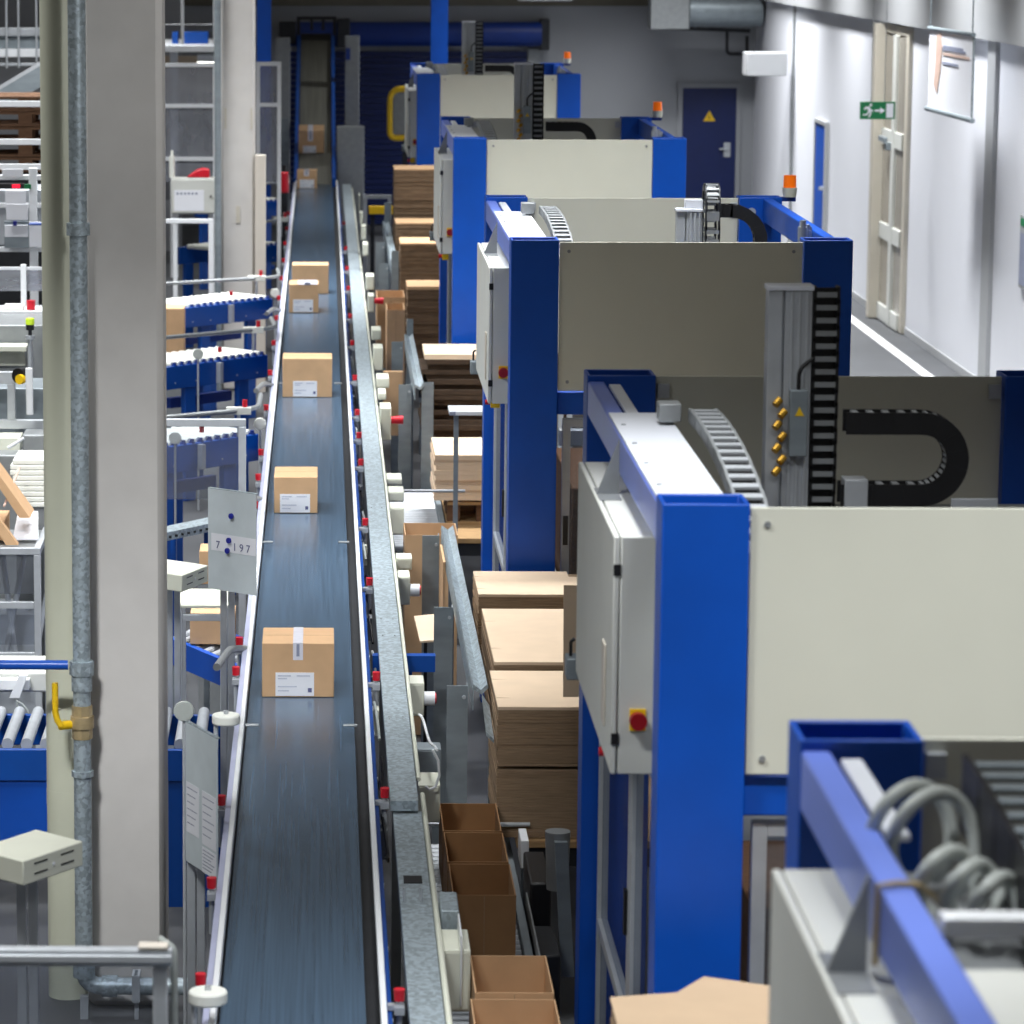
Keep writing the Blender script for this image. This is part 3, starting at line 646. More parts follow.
# --------------------------------------------- roller lane with open cartons
LZ = .78
def roller_lane(y0, y1, label):
    t = thing('roller_conveyor', label, 'roller conveyor', (.76, (y0+y1)/2, 0), 'lane of silver rollers under the cartons')
    for x in (.545, .965): MB().box(x-.02, x+.02, y0, y1, LZ-.1, LZ+.03).build('side_rail', 'steel', t, .003)
    k = 0; y = y0+.06
    while y < y1-.04: MB().cyl((.57, y, LZ-.026), (.94, y, LZ-.026), .025, 10).build('roller', 'alu', t); y += .085
    for y in (y0+.2, y1-.2):
        for x in (.545, .965): MB().box(x-.02, x+.02, y-.02, y+.02, 0, LZ-.101).build('leg', 'steel', t)
roller_lane(11.5, 14.9, 'nearest stretch of roller lane under the near open cartons')
roller_lane(15.0, 18.4, 'stretch of roller lane under the row of dark open cartons')
roller_lane(27.4, 30.2, 'stretch of silver roller lane seen below the far guide plates')
def open_carton(x0, x1, y0, y1, z0, zt, label, m='board', flaps=True):
    t = thing('open_carton', label, 'carton', ((x0+x1)/2, (y0+y1)/2, z0), 'open cartons on the roller lane')
    MB().hollow(x0, x1, y0, y1, z0, zt, .006).build('walls', m, t)
    MB().box(x0+.007, x1-.007, y0+.007, y1-.007, z0, z0+.006).build('bottom', m, t)
    MB().box(x0+.5*(x1-x0)-.001, x0+.5*(x1-x0)+.001, y0-.0015, y0-.0003, z0+.01, zt-.005).build('crease', 'boardedge', t)
    return t
lz = LZ+.001
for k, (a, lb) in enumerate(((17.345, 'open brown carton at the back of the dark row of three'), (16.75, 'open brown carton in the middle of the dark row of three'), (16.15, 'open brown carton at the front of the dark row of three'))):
    open_carton(.606+.003*k, .895+.004*k, a, a+.56, lz, 1.09, lb, 'shadeboard')
open_carton(.624, .94, 14.02, 14.55, lz, 1.27, 'near open tan carton with raised flaps at the bottom of the picture')
open_carton(.605, .943, 13.35, 14.0, lz, 1.25, 'nearest open tan carton cut off by the bottom of the picture')
for py, Y, lb in ((297, 38.0, 'open brown carton far up the lane beside the red plug'), (310, 36.6, 'open brown carton with bent flaps far up the lane')):
    a = at(377 if Y > 37 else 387, py, Y); b = at(405, py, Y)
    t = open_carton(a.x, b.x, Y, Y+.7, max(b.z-.75,.05), b.z, lb)
# upright brown carton sleeve behind the conduit boxes
a = at(405, 535, 24.2); b = at(457, 630, 24.2)
one('carton_sleeve', MB().hollow(a.x, b.x, 24.2, 24.7, .02, a.z, .006), 'board', 'upright brown carton sleeve behind the cream boxes and the grey guide plates', 'carton')
a = at(445, 535, 23.3); 
one('carton_sheet', MB().box(.778, .792, 22.6, 23.25, LZ+.03, 1.5), 'board', 'brown carton sheet standing behind the grey guide plates', 'carton sheet')
a = at(405, 372, 33.4)
one('carton_sheet', MB().box(a.x-.2, a.x-.02, 33.4, 33.5, LZ, a.z), 'board', 'brown carton sheet standing left of the far guide plates', 'carton sheet')
# carton guides: rails along the lane on grey upright plates
def guide(y0, y1, label, dx=0., ys=None, z=1.6, post=True):
    t = thing('carton_guide', label, 'guide rail', (.78, (y0+y1)/2, 0), 'galvanised carton guides on grey plates')
    MB().prism([(.80+dx, y0, z+.02), (.84+dx, y0, z-.01), (.875+dx, y0, z+.02), (.88+dx, y0, z-.0), (.845+dx, y0, z-.035), (.795+dx, y0, z-.005)], (0,y1-y0,0)).box(.797+dx, .803+dx, y0, y1, z-.12, z-.006).build('rail', 'galv', t)
    for k, y in enumerate(ys):
        p = MB().box(.665+dx, .775+dx, y, y+.012, .03, z-.0).box(.769+dx, .775+dx, y+.012, y+.1, .03, z-.0).box(.655+dx, .79+dx, y-.02, y+.11, 0, .029).build('plate', 'steel', t)
        MB().cyl((.755+dx, y-.008, z-.06), (.755+dx, y-.0005, z-.06), .01, 10).build('screw', 'alu', p)
    if post: MB().cyl((.86+dx, y1-.2, z-.04), (.86+dx, y1-.2, 0), .02, 12).build('post', 'steel', t)
    return t
gd = guide(18.55, 23.6, 'bright galvanised carton guide on three grey plates beside the nearest stacks', 0, (18.6, 20.8, 23.3), 1.55)
MB().prism([(.845, 18.0, 1.42), (.885, 18.0, 1.38), (.885, 18.545, 1.44), (.845, 18.545, 1.5)], (0,0,.02)).build('end_lip', 'galv', gd)
t = guide(30.6, 34.4, 'galvanised carton guide on grey plates in the middle distance', 0, (30.7, 33.9))
MB().hollow(.86, .96, 30.62, 30.72, 0.0, 1.62, .006).build('end_post', 'steel', t); MB().hollow(.82, .88, 34.42, 34.5, 0, 1.75, .006).build('end_post', 'steel', t)
t = guide(41.2, 47.0, 'galvanised carton guide on grey plates farthest up the lane', 0, (41.3, 44.0), 1.65)
MB().hollow(.80, .88, 41.08, 41.18, 0.0, 1.8, .006).build('end_post', 'steel', t); MB().hollow(.82, .9, 46.95, 47.05, 0, 1.9, .006).build('end_post', 'steel', t)
# ------------------------------------------------------- carton blanks
def stack(x0, x1, y0, y1, z0, z1, label, n=None, jit=.004, m='boardedge', topm='boardtop', notch=True, gap=None):
    t = thing('carton_blank_stack', label, 'cardboard stack', ((x0+x1)/2, (y0+y1)/2, z0), 'stacks of flat carton blanks')
    n = n or max(6, int((z1-z0)/.016)); th = (z1-z0)/n; mb = MB()
    for i in range(n-1):
        if gap and abs(z0+i*th-gap) < th*.8: continue
        q = random.uniform(-jit, jit); r = random.uniform(-jit, jit)
        mb.box(x0+q, x1+q, y0+r, y1+r, z0+i*th+.0005, z0+(i+1)*th-.0008)
    mb.build('blanks', m, t)
    z = z1-th; top = MB()
    if notch:
        f = [.0, .27, .62, 1.]; w_ = x1-x0
        yy = [y0+(y1-y0)*k for k in (0, .25, .75, 1)]
        top.prism([(x0, y0, z), (x1-.1*w_, y0, z), (x1-.1*w_, yy[1]-.01, z), (x1, yy[1], z), (x1, yy[2], z), (x1-.1*w_, yy[2]+.01, z), (x1-.1*w_, y1, z), (x0, y1, z),
                   (x0, yy[2]+.012, z), (x0+.12*w_, yy[2]+.005, z), (x0, yy[2], z), (x0, yy[1], z), (x0+.12*w_, yy[1]-.005, z), (x0, yy[1]-.012, z)], (0,0,th))
    else: top.box(x0, x1, y0, y1, z, z1)
    top.build('top_blank', topm, t, smooth=False)
    return t
def feed_table(x0, x1, y0, y1, z, label):
    t = thing('feed_table', label, 'table', ((x0+x1)/2, (y0+y1)/2, 0))
    MB().box(x0, x1, y0, y1, z-.04, z).build('table_top', 'wood', t, .004)
    MB().box(x0+.02, x1-.02, y0+.02, y0+.06, z-.14, z-.041).box(x0+.02, x1-.02, y1-.06, y1-.02, z-.14, z-.041).build('apron', 'dark', t)
    for x in (x0+.03, x1-.09):
        for y in (y0+.07, y1-.13): MB().box(x, x+.06, y, y+.06, 0, z-.041).build('leg', 'steel', t)
    return t
feed_table(1.0, 1.9, 17.9, 21.75, .9, 'wooden topped feed table under the nearest stacks of blanks')
stack(.93, 1.56, 20.95, 21.72, 1.2, 1.6, 'bright topped blank stack at the foot of the shaded machine post', notch=True)
stack(.93, 1.50, 18.98, 20.5, 1.2, 1.6, 'bright topped blank stack in the middle of three by the galvanised guide')
st = stack(.9, 1.58, 17.95, 18.85, .902, 1.58, 'tall nearest blank stack by the galvanised guide with a dark gap in its front', gap=1.26)
one('blank_pile', MB().box(1.02, 1.5, 19.1, 21.7, .902, 1.198), 'boardedge', 'brown pile of blanks lying beneath the two bright topped stacks', 'cardboard pile')
a = at(564, 586, 17.6); b = at(577, 695, 17.6)
t = thing('leaning_blank', 'tan carton blank standing upright beside the big grey cabinet', 'carton blank', (a.x+.1, 17.6, 0))
MB().prism([(a.x, 17.55, b.z), (a.x+.2, 17.55, b.z), (a.x+.2, 17.62, a.z), (a.x, 17.62, a.z)], (0,.012,0)).build('sheet', 'boardtop', t, smooth=False)
MB().box(a.x+.15, a.x+.17, 17.66, 17.68, 0, a.z-.1).build('stand_rod', 'dark', t)
q = [atz(x, y, 1.3) for x, y in ((414,618), (452,614), (452,641), (420,643))]
t = thing('carton_blank', 'pale flat carton blank jutting out left between the grey guide plates', 'carton blank', (.66, 22, 0))
MB().prism(q, (0,0,.012)).build('sheet', 'boardtop', t, smooth=False); MB().box(.64, .66, 21.9, 21.92, 0, 1.299).build('stand_rod', 'dark', t)
# row between second and third machine
feed_table(1.0, 1.7, 27.6, 32.2, .8, 'wooden feed table under the messy middle stack')
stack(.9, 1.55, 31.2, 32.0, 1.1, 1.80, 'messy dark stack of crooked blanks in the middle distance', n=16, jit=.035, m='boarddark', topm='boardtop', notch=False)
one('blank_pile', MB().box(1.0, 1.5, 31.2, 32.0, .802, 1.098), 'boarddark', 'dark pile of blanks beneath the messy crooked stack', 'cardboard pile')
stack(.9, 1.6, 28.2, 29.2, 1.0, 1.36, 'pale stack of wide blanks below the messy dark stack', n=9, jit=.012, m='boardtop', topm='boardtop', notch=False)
t = thing('pallet', 'wooden pallet under the pale wide blanks', 'pallet', (1.3, 28.7, .802))
for z in (.802, .96): 
    mb = MB()
    for k in range(5): mb.box(1.0, 1.56, 28.22+k*.2, 28.36+k*.2, z, z+.025)
    mb.build('boards', 'wood', t)
mb = MB()
for x in (1.0, 1.23, 1.46): 
    for y in (28.24, 28.62, 29.02): mb.box(x, x+.1, y, y+.12, .828, .959)
mb.build('blocks', 'wooddark', t)
# white topped stand
a = at(448, 402, 27.0); b = at(482, 412, 27.0)
t = thing('stand', 'slim white topped stand in front of the pale blanks', 'stand', ((a.x+b.x)/2, 27, 0))
MB().box(a.x+.005, b.x+.04, 26.8, 27.15, b.z, b.z+.03).build('top', 'white', t, .003)
for x in (a.x+.04, b.x-.0): MB().box(x, x+.035, 26.85, 26.885, 0, b.z-.001).build('leg', 'steel', t)
MB().box(a.x+.005, a.x+.05, 26.795, 26.7995, b.z+.002, b.z+.028).build('sticker', 'print_', t)
# row between third and fourth machine
feed_table(1.0, 1.7, 37.4, 45.4, .75, 'long wooden feed table under the far stacks of blanks')
stack(.9, 1.5, 37.7, 38.4, .752, 1.74, 'dark fronted tall blank stack with curved edges in the far row', n=30, jit=.008, m='boardbrown', notch=False, topm='board')
stack(.895, 1.5, 40.8, 41.6, .752, 1.92, 'tall brown blank stack second nearest in the far row', notch=False, m='boardbrown', topm='board')
stack(.895, 1.5, 43.6, 44.3, .752, 1.92, 'low topped brown blank stack just before the tallest far stack', notch=False, m='boardbrown', topm='board')
stack(.895, 1.5, 44.6, 45.3, .752, 2.5, 'tallest farthest blank stack beside the last machine', notch=False, m='boardbrown', topm='board')
# yellow barrier and white gate frame far up the lane
a = at(369, 206, 52); b = at(393, 214, 52)
t = thing('yellow_beam', 'yellow steel beam on posts at the far end of the roller lane', 'beam', ((a.x+b.x)/2, 52, 0)); MB().box(a.x, b.x, 51.95, 52.05, b.z, a.z).build('beam', 'yellow', t, .005)
for x in (a.x+.02, b.x-.08): MB().box(x, x+.06, 51.97, 52.03, 0, b.z-.001).build('post', 'dark', t)
a = at(364, 199, 47.5); b = at(392, 275, 47.5)
t = thing('gate_frame', 'white gate frame standing at the far end of the cable tray', 'frame', ((a.x+b.x)/2, 47.5, 0))
for x in (a.x, b.x-.05): MB().box(x, x+.05, 48.2, 48.25, 0, a.z).build('post', 'white', t)
MB().box(a.x+.051, b.x-.051, 48.2, 48.25, a.z-.05, a.z).build('rail', 'white', t)
a = at(390, 89, 60); b = at(420, 138, 60)
t = thing('crash_guard', 'yellow rounded guard hoop on a post in front of the blue shutter', 'guard', ((a.x+b.x)/2, 60, 0))
MB().pipebend([((a.x+b.x)/2, 60, b.z), (a.x, 60, b.z), (a.x, 60, a.z), (b.x, 60, a.z), (b.x, 60, b.z), ((a.x+b.x)/2+.01, 60, b.z)], .05, .2).build('hoop', 'yellow', t); MB().box(a.x+.06, b.x-.06, 59.99, 60.01, b.z+.06, a.z-.06).build('infill', 'alud', t)
MB().box((a.x+b.x)/2-.04, (a.x+b.x)/2+.04, 60.06, 60.12, 0, a.z-.1).build('post', 'dark', t)
# grey cabinets and cable duct right of the rising belt
a = at(337, 127, 58.5); b = at(364, 200, 58.5)
t = thing('control_cabinet', 'grey control cabinet beside the foot of the rising belt', 'cabinet', ((a.x+b.x)/2, 58.5, 0)); MB().box(a.x, b.x, 58.5, 58.9, .1, a.z).build('body', 'alud', t, .01); MB().box(a.x+.02, b.x-.02, 58.48, 58.499, .15, a.z-.03).build('door', 'alud', t, .004); MB().box(a.x, b.x, 58.5, 58.9, 0, .099).build('plinth', 'dark', t)
a = at(345, 36, 62); b = at(359, 125, 62)
t = thing('tall_panel', 'tall grey cable riser panel right of the rising belt', 'panel', ((a.x+b.x)/2, 62, 0)); MB().box(a.x, b.x, 62, 62.2, 0, a.z).build('panel', 'alud', t, .01)
q = at(348, 53, 61.9); MB().box(q.x-.04, q.x+.04, 61.97, 61.999, q.z-.12, q.z+.08).build('window', 'navy', t)
a = at(276, 40, 60); b = at(290, 60, 60)
t = thing('tall_panel', 'tall grey green duct panel left of the rising belt', 'panel', ((a.x+b.x)/2, 60, 0)); MB().box(a.x, b.x, 60, 60.3, 0, at(276, 38, 60).z).build('panel', 'alud', t, .01); MB().box(a.x+.02, b.x-.02, 59.97, 59.999, .2, 2.3).build('door', 'steel', t)

# ---------------------------------------------------- columns and pipes left
def column(x0, x1, y0, y1, label):
    t = thing('concrete_column', label, 'column', ((x0+x1)/2, (y0+y1)/2, 0), 'painted concrete columns')
    MB().box(x0, x1, y0, y1, 0, 7).build('shaft', 'concrete', t, .032, seg=1)
    return t
t = column(-1.185, -.785, 17.95, 18.35, 'near painted concrete column beside the pale green pipe')
t = column(-1.18, -.78, 42.7, 43.1, 'distant painted concrete column with slots in its face, behind the blue roller conveyors')
mb = MB()
for px, p0, p1 in ((225.5, 108, 129), (251.5, 108, 129)): a = at(px-1, p0, 42.7); b = at(px+1, p1, 42.7); mb.box(a.x, b.x, 42.69, 42.699, b.z, a.z)
a = at(236, 206, 42.7); b = at(240, 223, 42.7); mb.box(a.x, b.x, 42.69, 42.699, b.z, a.z)
mb.build('wall_slots', 'frame', t)
a = at(255, 155, 42.6); b = at(264, 262, 42.6)
one('trunking', MB().box(-.775, b.x+.02, 42.55, 42.75, 0, a.z), 'tan', 'beige cable trunking standing against the distant column', 'trunking', bevel=.005)
a = at(218.5, 40, 42.6)
one('downpipe', MB().cyl((a.x-.01, 42.62, 0), (a.x-.01, 42.62, 6.95), .04, 14), 'steel', 'thin dark downpipe left of the distant column', 'pipe')
one('drain_pipe', MB().cyl((-1.297, 18.16, 0), (-1.297, 18.16, 7), .105, 36).cyl((-1.297, 18.16, 1.02), (-1.297, 18.16, 1.1), .1065, 36), 'pipeg', 'thick pale green vertical pipe left of the near column', 'pipe')
t = thing('water_pipe', 'galvanised vertical pipe with yellow valve lever beside the pale green pipe', 'pipe', (-1.19, 17.75, 0))
gx, gy = -1.19, 17.75
MB().pipebend([(gx, gy, 7), (gx, gy, .17), (-.5, gy, .17)], .044, .09, 20).build('pipe', 'galv', t)
MB().cyl((gx, gy, 3.98), (gx, gy, 4.04), .058, 20).cyl((gx, gy, .22), (gx, gy, .33), .056, 20).cyl((-1.1, gy, .17), (-1.02, gy, .17), .056, 20).build('couplings', 'galv', t)
MB().cyl((gx, gy, 1.78), (gx, gy, 1.85), .062, 8).cyl((gx, gy, 1.70), (gx, gy, 1.779), .052, 20).cyl((gx, gy, 1.26), (gx, gy, 1.29), .056, 8).build('union_nut', 'galv', t)
MB().cyl((gx, gy, 1.455), (gx, gy, 1.625), .052, 8).cyl((gx, gy, 1.51), (gx, gy, 1.57), .06, 20).build('ball_valve', 'brass', t)
MB().cyl((gx-.056, gy-.02, 1.53), (gx-.11, gy-.05, 1.53), .022, 12).tube([(gx-.1, gy-.06, 1.53), (gx-.12, gy-.06, 1.56), (gx-.13, gy-.06, 1.6), (gx-.13, gy-.06, 1.75)], .016, 10).build('valve_lever', 'yellow', t)
MB().hollow(-.945, -.905, gy-.06, gy+.06, .10, .24, .012).build('pipe_clamp', 'alu', t); MB().box(-.935, -.915, gy-.02, gy+.02, 0, .10).box(gx-.02, gx+.02, gy-.02, gy+.02, 0, .12).build('pipe_stand', 'alu', t)
MB().cyl((-2.6, 17.7, 1.84), (gx-.065, 17.7, 1.84), .024, 14).box(-2.6,-2.56,17.68,17.72,0,1.815).build('air_branch', 'blueplastic', t)
# near guard frame at the bottom left
t = thing('guard_frame', 'blurred aluminium guard frame in the bottom left foreground', 'guard frame', (-1.4, 10.9, 0))
MB().box(-2.2, -.455, 10.86, 10.905, 2.30, 2.355).box(-2.2, -.455, 10.845, 10.86, 2.315, 2.34).build('top_rail', 'alu', t, .004)
MB().box(-.515, -.47, 10.86, 10.905, 0, 2.299).box(-2.2, -2.155, 10.86, 10.905, 0, 2.299).build('post', 'alu', t, .004)
MB().box(-2.154, -.516, 10.88, 10.885, .3, 2.298).build('window_pane', 'clear', t)
MB().pipebend([(-.5, 10.93, 2.372), (-.4525, 10.93, 2.34), (-.4525, 10.93, 0)], .012, .06).build('cable', 'cable', t)
MB().box(-.56, -.468, 10.855, 10.91, 2.3555, 2.368).build('end_cap', 'tan', t, .004)

# ----------------------------------------- tilted boxes and boards on posts
def lamp_box(c1, c2, c3, z, h, label, post_px):
    a, b, c = (atz(*p, z) for p in (c1, c2, c3)); d = a+c-b if False else c+(a-b)
    t = thing('terminal_box', label, 'box', ((a+c)/2).to_tuple()[:2]+(0,), 'cream slotted boxes on posts')
    f_ = (b-c); g_ = (d-c)
    bx = MB().prism([a, b, c, d], (0,0,-h)).build('housing', 'cream', t, .006)
    n_ = Vector((f_.y, -f_.x, 0)).normalized(); 
    if n_.y > 0: n_ = -n_
    mb = MB()
    for u0 in (.18, .62):
        for zz in (.28, .68):
            p = c+f_*u0+Vector((0,0,-h*zz))+n_*.0006; mb.prism([p, p+f_*.22, p+f_*.22+Vector((0,0,.006)), p+Vector((0,0,.006))], n_*.001)
    mb.build('slots', 'dark', bx)
    p = c+f_*.5+Vector((0,0,-h*.5)); MB().cyl(p+n_*.0006, p+n_*.003, .008, 12).build('lock', 'white', bx)
    m_ = (a+b+c+d)/4; mb = MB()
    px = at(*post_px, m_.y)
    for dx in (-.025, .02): mb.box(px.x+dx-.018, px.x+dx+.018, m_.y-.02, m_.y+.02, 0.002, z-h-.001)
    mb.build('post', 'alu', t, .002)
    return t
lamp_box((36,829), (83,841), (23,861), 1.95, .1, 'blurred cream slotted box on a post low at the left picture edge', (28, 900))
lamp_box((166,559), (208,565), (182,575.5), 1.75, .1, 'cream slotted box on a post left of the grey number board', (174, 640))
def sign_board(TL, TR, bl, br, Yl, Yr, label, post, papers, magnets, ):
    a = at(*TL, Yl); b = at(*TR, Yr); zt = (a.z+b.z)/2; zb = (at(*bl, Yl).z+at(*br, Yr).z)/2
    a.z = b.z = zt; u = b-a; n_ = Vector((u.y, -u.x, 0)).normalized()
    if n_.y > 0: n_ = -n_
    t = thing('sign_board', label, 'board', ((a.x+b.x)/2, (a.y+b.y)/2, 0), 'grey steel boards with papers on posts'); H_ = zt-zb; dz = Vector((0,0,-H_))
    MB().prism([a, b, b+dz, a+dz], -n_*.006).build('sheet', 'boardsteel', t, smooth=False)
    MB().prism([a, b, b-n_*.02, a-n_*.02], (0,0,.004)).build('top_fold', 'galv', t, smooth=False)
    P = lambda s, q: a+u*s+dz*q+n_*.0008
    for s0, s1, q0, q1 in papers:
        pp = MB().prism([P(s0,q0), P(s1,q0), P(s1,q1), P(s0,q1)], n_*.001).build('paper', 'paper', t, smooth=False)
        if len(papers) > 1:
            mb = MB()
            for k in range(6):
                q = q0+(q1-q0)*(.1+k*.14); mb.prism([P(s0+.03,q)+n_*.0013, P(s1-.05*(1+k%3),q)+n_*.0013, P(s1-.05*(1+k%3),q+.006)+n_*.0013, P(s0+.03,q+.006)+n_*.0013], n_*.0004)
            mb.build('print', 'print_', pp, smooth=False)
    for s_, q in magnets: MB().cyl(P(s_,q)+n_*.0015, P(s_,q)+n_*.012, .016, 16).build('magnet', 'magnet', t)
    y = max(Yl, Yr)+.01; p = at(*post, y); mb = MB()
    for dx in (-.03, .015): mb.box(p.x+dx-.02, p.x+dx+.018, y, y+.035, .002, zt-.2)
    mb.build('post', 'alu', t, .003)
    return t, P, u, n_
t, P, u, n_ = sign_board((208,488), (256,494.5), (208.5,587), (255,597), 20.3, 20.07, 'grey steel board on a post with handwritten number slip and blue magnets', (229, 640), [(.07,1.0,.44,.61)], [(.5,.245), (.45,.49), (.42,.595)])
for ch, s_ in (('7', .17), ('1', .52), ('9', .66), ('7', .8)):
    text_mesh(ch, .062, P(s_, .585)+n_*.0012, u, (0,0,1), 'handwritten_digit', 'ink', t, .001)
sign_board((185.5,721), (216.5,740), (186.5,863), (216.5,878), 16.1, 15.75, 'grey steel board on a post with three printed white sheets', (198, 930), [(.03,.44,.42,.78), (.54,.98,.42,.8), (.54,.99,.82,1.0)], [])
# puck rollers and round discs at the belt side
def puck(px, py, r, Y, label):
    c = at(px, py, Y); h = .05
    t = thing('bumper_puck', label, 'bumper', (c.x-.03, c.y, 0), 'white nylon bumper pucks beside the belt')
    mb = MB().cyl((c.x, c.y, c.z-h), (c.x, c.y, c.z), r, 40); mb.build('puck', 'nylon', t, .01, seg=3)
    MB().cyl((c.x, c.y, c.z+.0005), (c.x, c.y, c.z+.018), .012, 14).build('hub', 'alu', t); MB().cyl((c.x-.05, c.y, .002), (c.x-.05, c.y, c.z-h-.001), .012, 12).build('stem', 'alu', t)
puck(226, 714, .07, 17.6, 'white nylon bumper puck below the grey number board')
puck(208, 990, .072, 12.9, 'nearest white nylon bumper puck at the foot of the picture beside the belt')
def disc(px, py, r, Y, label, m='nylon'):
    c = at(px, py, Y); t = thing('reflector_disc', label, 'reflector', (c.x, c.y, 0), 'round pale reflector discs on stems')
    d = MB().cyl((c.x, c.y-.01, c.z), (c.x, c.y+.012, c.z), r, 28).build('disc', m, t, .003); MB().cyl((c.x, c.y-.013, c.z), (c.x, c.y-.0105, c.z), r*.8, 28).build('face', m, d)
    MB().cyl((c.x, c.y+.02, .002), (c.x, c.y+.02, c.z-.0), .009, 8).box(c.x-.02, c.x+.02, c.y+.013, c.y+.03, c.z-.02, c.z+.02).build('stem', 'alu', t)
disc(184, 711, .05, 17.3, 'grey round reflector disc above the tilted paper board', 'cable')
disc(260, 424, .05, 29.2, 'round cream reflector disc at the end of the nearest angled roller conveyor')
disc(275, 293, .05, 39.6, 'round cream reflector disc at the end of the far angled roller conveyor')
disc(198, 354, .05, 33.8, 'small grey reflector disc on the middle angled roller conveyor', 'cable')
disc(175, 438, .05, 28.4, 'round cream reflector disc beside the column above the nearest angled roller conveyor')

# ------------------------------------------------ angled infeed conveyors
def infeed(px, py, label, L=1.4, Wd=.72, ang=47, z=1.33):
    p = atz(px, py, z); a = math.radians(ang); u = Vector((-math.cos(a), -math.sin(a), 0)); v = Vector((-math.sin(a), math.cos(a), 0)); up_ = Vector((0,0,1))
    t = thing('infeed_conveyor', label, 'roller conveyor', (p.x+u.x*L/2, p.y+u.y*L/2, 0), 'blue roller conveyors merging into the belt')
    for k, off in ((0, .03), (1, Wd-.03)):
        MB().obox(p+u*L/2+v*off-up_*.12, u*L/2, v*.025, up_*.11).build('side_panel', 'sidebl', t, .004)
    n = int(L/.1)
    for i in range(n):
        c = p+u*(.05+i*.1)-up_*.005
        MB().cyl(c+v*.06, c+v*(Wd-.06), .032, 12).build('roller', 'nylon', t)
        MB().cyl(c+v*.006, c+v*.0595, .012, 6).cyl(c+v*(Wd-.0595), c+v*(Wd-.006), .012, 6).obox(c+v*.03+up_*.0, u*.012, v*.012, up_*.03).build('roller_axle', 'navy', t)
    mb = MB()
    for i in range(5): mb.cyl(p+u*(.15+i*.28)-v*.002-up_*.17, p+u*(.15+i*.28)+v*.004-up_*.17, .007, 8)
    mb.build('bolts', 'alu', t)
    for s_ in (.32, .62*L/1.0 if L < 1.2 else 1.05):
        for off in (.05, Wd-.05):
            q = p+u*s_+v*off; MB().obox((q.x, q.y, (p.z-.231)/2), u*.07, v*.03, (0,0,(p.z-.231)/2)).build('leg', 'sidebl', t, .004)
    MB().obox(p+u*L*.42+v*Wd/2-up_*.42, u*L*.3, v*.03, up_*.05).build('cross_bar', 'navy', t)
    MB().obox(p+u*L*.5-v*.03-up_*.12, u*.02, v*.028, up_*.1).build('sensor_bracket', 'alu', t); MB().cyl(p+u*L*.5-v*.03+up_*.08, p+u*L*.5-v*.03+up_*.13, .02, 10).build('knob', 'red', t)
    return t
infeed(259, 433, 'nearest angled blue roller conveyor with white rollers left of the belt')
infeed(268, 354, 'middle angled blue roller conveyor with white rollers left of the belt')
infeed(273, 298, 'third angled blue roller conveyor, its end below a tan carton')
infeed(281, 244, 'small far angled blue roller conveyor beside the beige trunking', 1.2)
infeed(284, 200, 'farthest angled blue roller conveyor beside the fire extinguisher', 1.2)
def handrail(p0, p1, Y0, Y1, label):
    a = at(*p0, Y0); b = at(*p1, Y1); t = thing('guide_tube', label, 'guide tube', ((a.x+b.x)/2, (Y0+Y1)/2, 0), 'grey guide tubes curving onto the belt')
    e = Vector((-.5, b.y+.9, b.z)); MB().pipebend([a, b, e], .02, .25, 10).build('tube', 'alud', t)
    q = a+(b-a)*.8; MB().obox(q, (.1,0,0), (0,.03,0), (0,0,.03)).build('clamp', 'nylon', t, .005)
    MB().cyl((q.x, q.y, min(1.38, q.z-.05)), (q.x, q.y, q.z-.03), .014, 8).build('stem', 'alu', t); MB().cyl((q.x+.05, q.y, q.z+.031), (q.x+.05, q.y, q.z+.09), .02, 10).build('knob', 'red', t)
handrail((160,418), (258,409), 28.6, 29.2, 'grey guide tube above the nearest angled roller conveyor')
handrail((160,338), (276,328), 34.2, 35.2, 'grey guide tube above the middle angled roller conveyor')
handrail((160,284), (280,277), 39.5, 40.5, 'grey guide tube above the third angled roller conveyor')
handrail((262,222), (286,219), 47.5, 48.0, 'grey guide tube above the small far roller conveyor')
handrail((262,184), (288,181), 53.5, 54, 'grey guide tube above the farthest angled roller conveyor')
a = at(160, 305, 39.2); b = at(187, 345, 39.2)
one('carton', MB().box(a.x, b.x-.02, 38.85, 39.25, .78, a.z), 'board', 'tan carton at the lower end of the third angled roller conveyor', 'carton', bevel=.006)
one('carton_stand', MB().box(a.x, b.x-.02, 38.87, 39.23, 0, .778), 'alud', 'grey stand under the tan carton beside the near column', 'stand')
# workbench with cream top, carton beneath, blue gravity conveyor
a = at(176, 605, 21.6); b = at(232, 605, 21.6)
t = thing('workbench', 'cream topped workbench on aluminium legs left of the grey number board', 'workbench', ((a.x+b.x)/2, 21.8, 0))
MB().box(a.x, b.x, 21.6, 22.15, a.z-.02, a.z).build('top', 'cream', t, .004)
for x in (a.x, b.x-.04):
    for y in (21.605, 22.1): MB().box(x, x+.04, y, y+.04, 0, a.z-.021).build('leg', 'alu', t, .003)
z2 = at(200, 792, 21.6).z
MB().box(a.x+.041, b.x-.041, 21.605, 21.645, a.z-.1, a.z-.06).box(a.x+.041, b.x-.041, 21.605, 21.645, max(z2,.1), max(z2,.1)+.04).build('cross_bar', 'alu', t, .003)
a = at(165, 636, 23.2); b = at(236, 666, 22.3); 
t = thing('gravity_conveyor', 'blue sided slanting conveyor behind the cream topped workbench', 'conveyor', ((a.x+b.x)/2, 22.8, 0))
d = (b-a); MB().prism([a, b, b-Vector((0,0,.17)), a-Vector((0,0,.17))], Vector((.02,.05,0))).prism([a+Vector((.2,.5,0)), b+Vector((.2,.5,0)), b+Vector((.2,.5,-.17)), a+Vector((.2,.5,-.17))], Vector((.02,.05,0))).build('side_panel', 'blue', t)
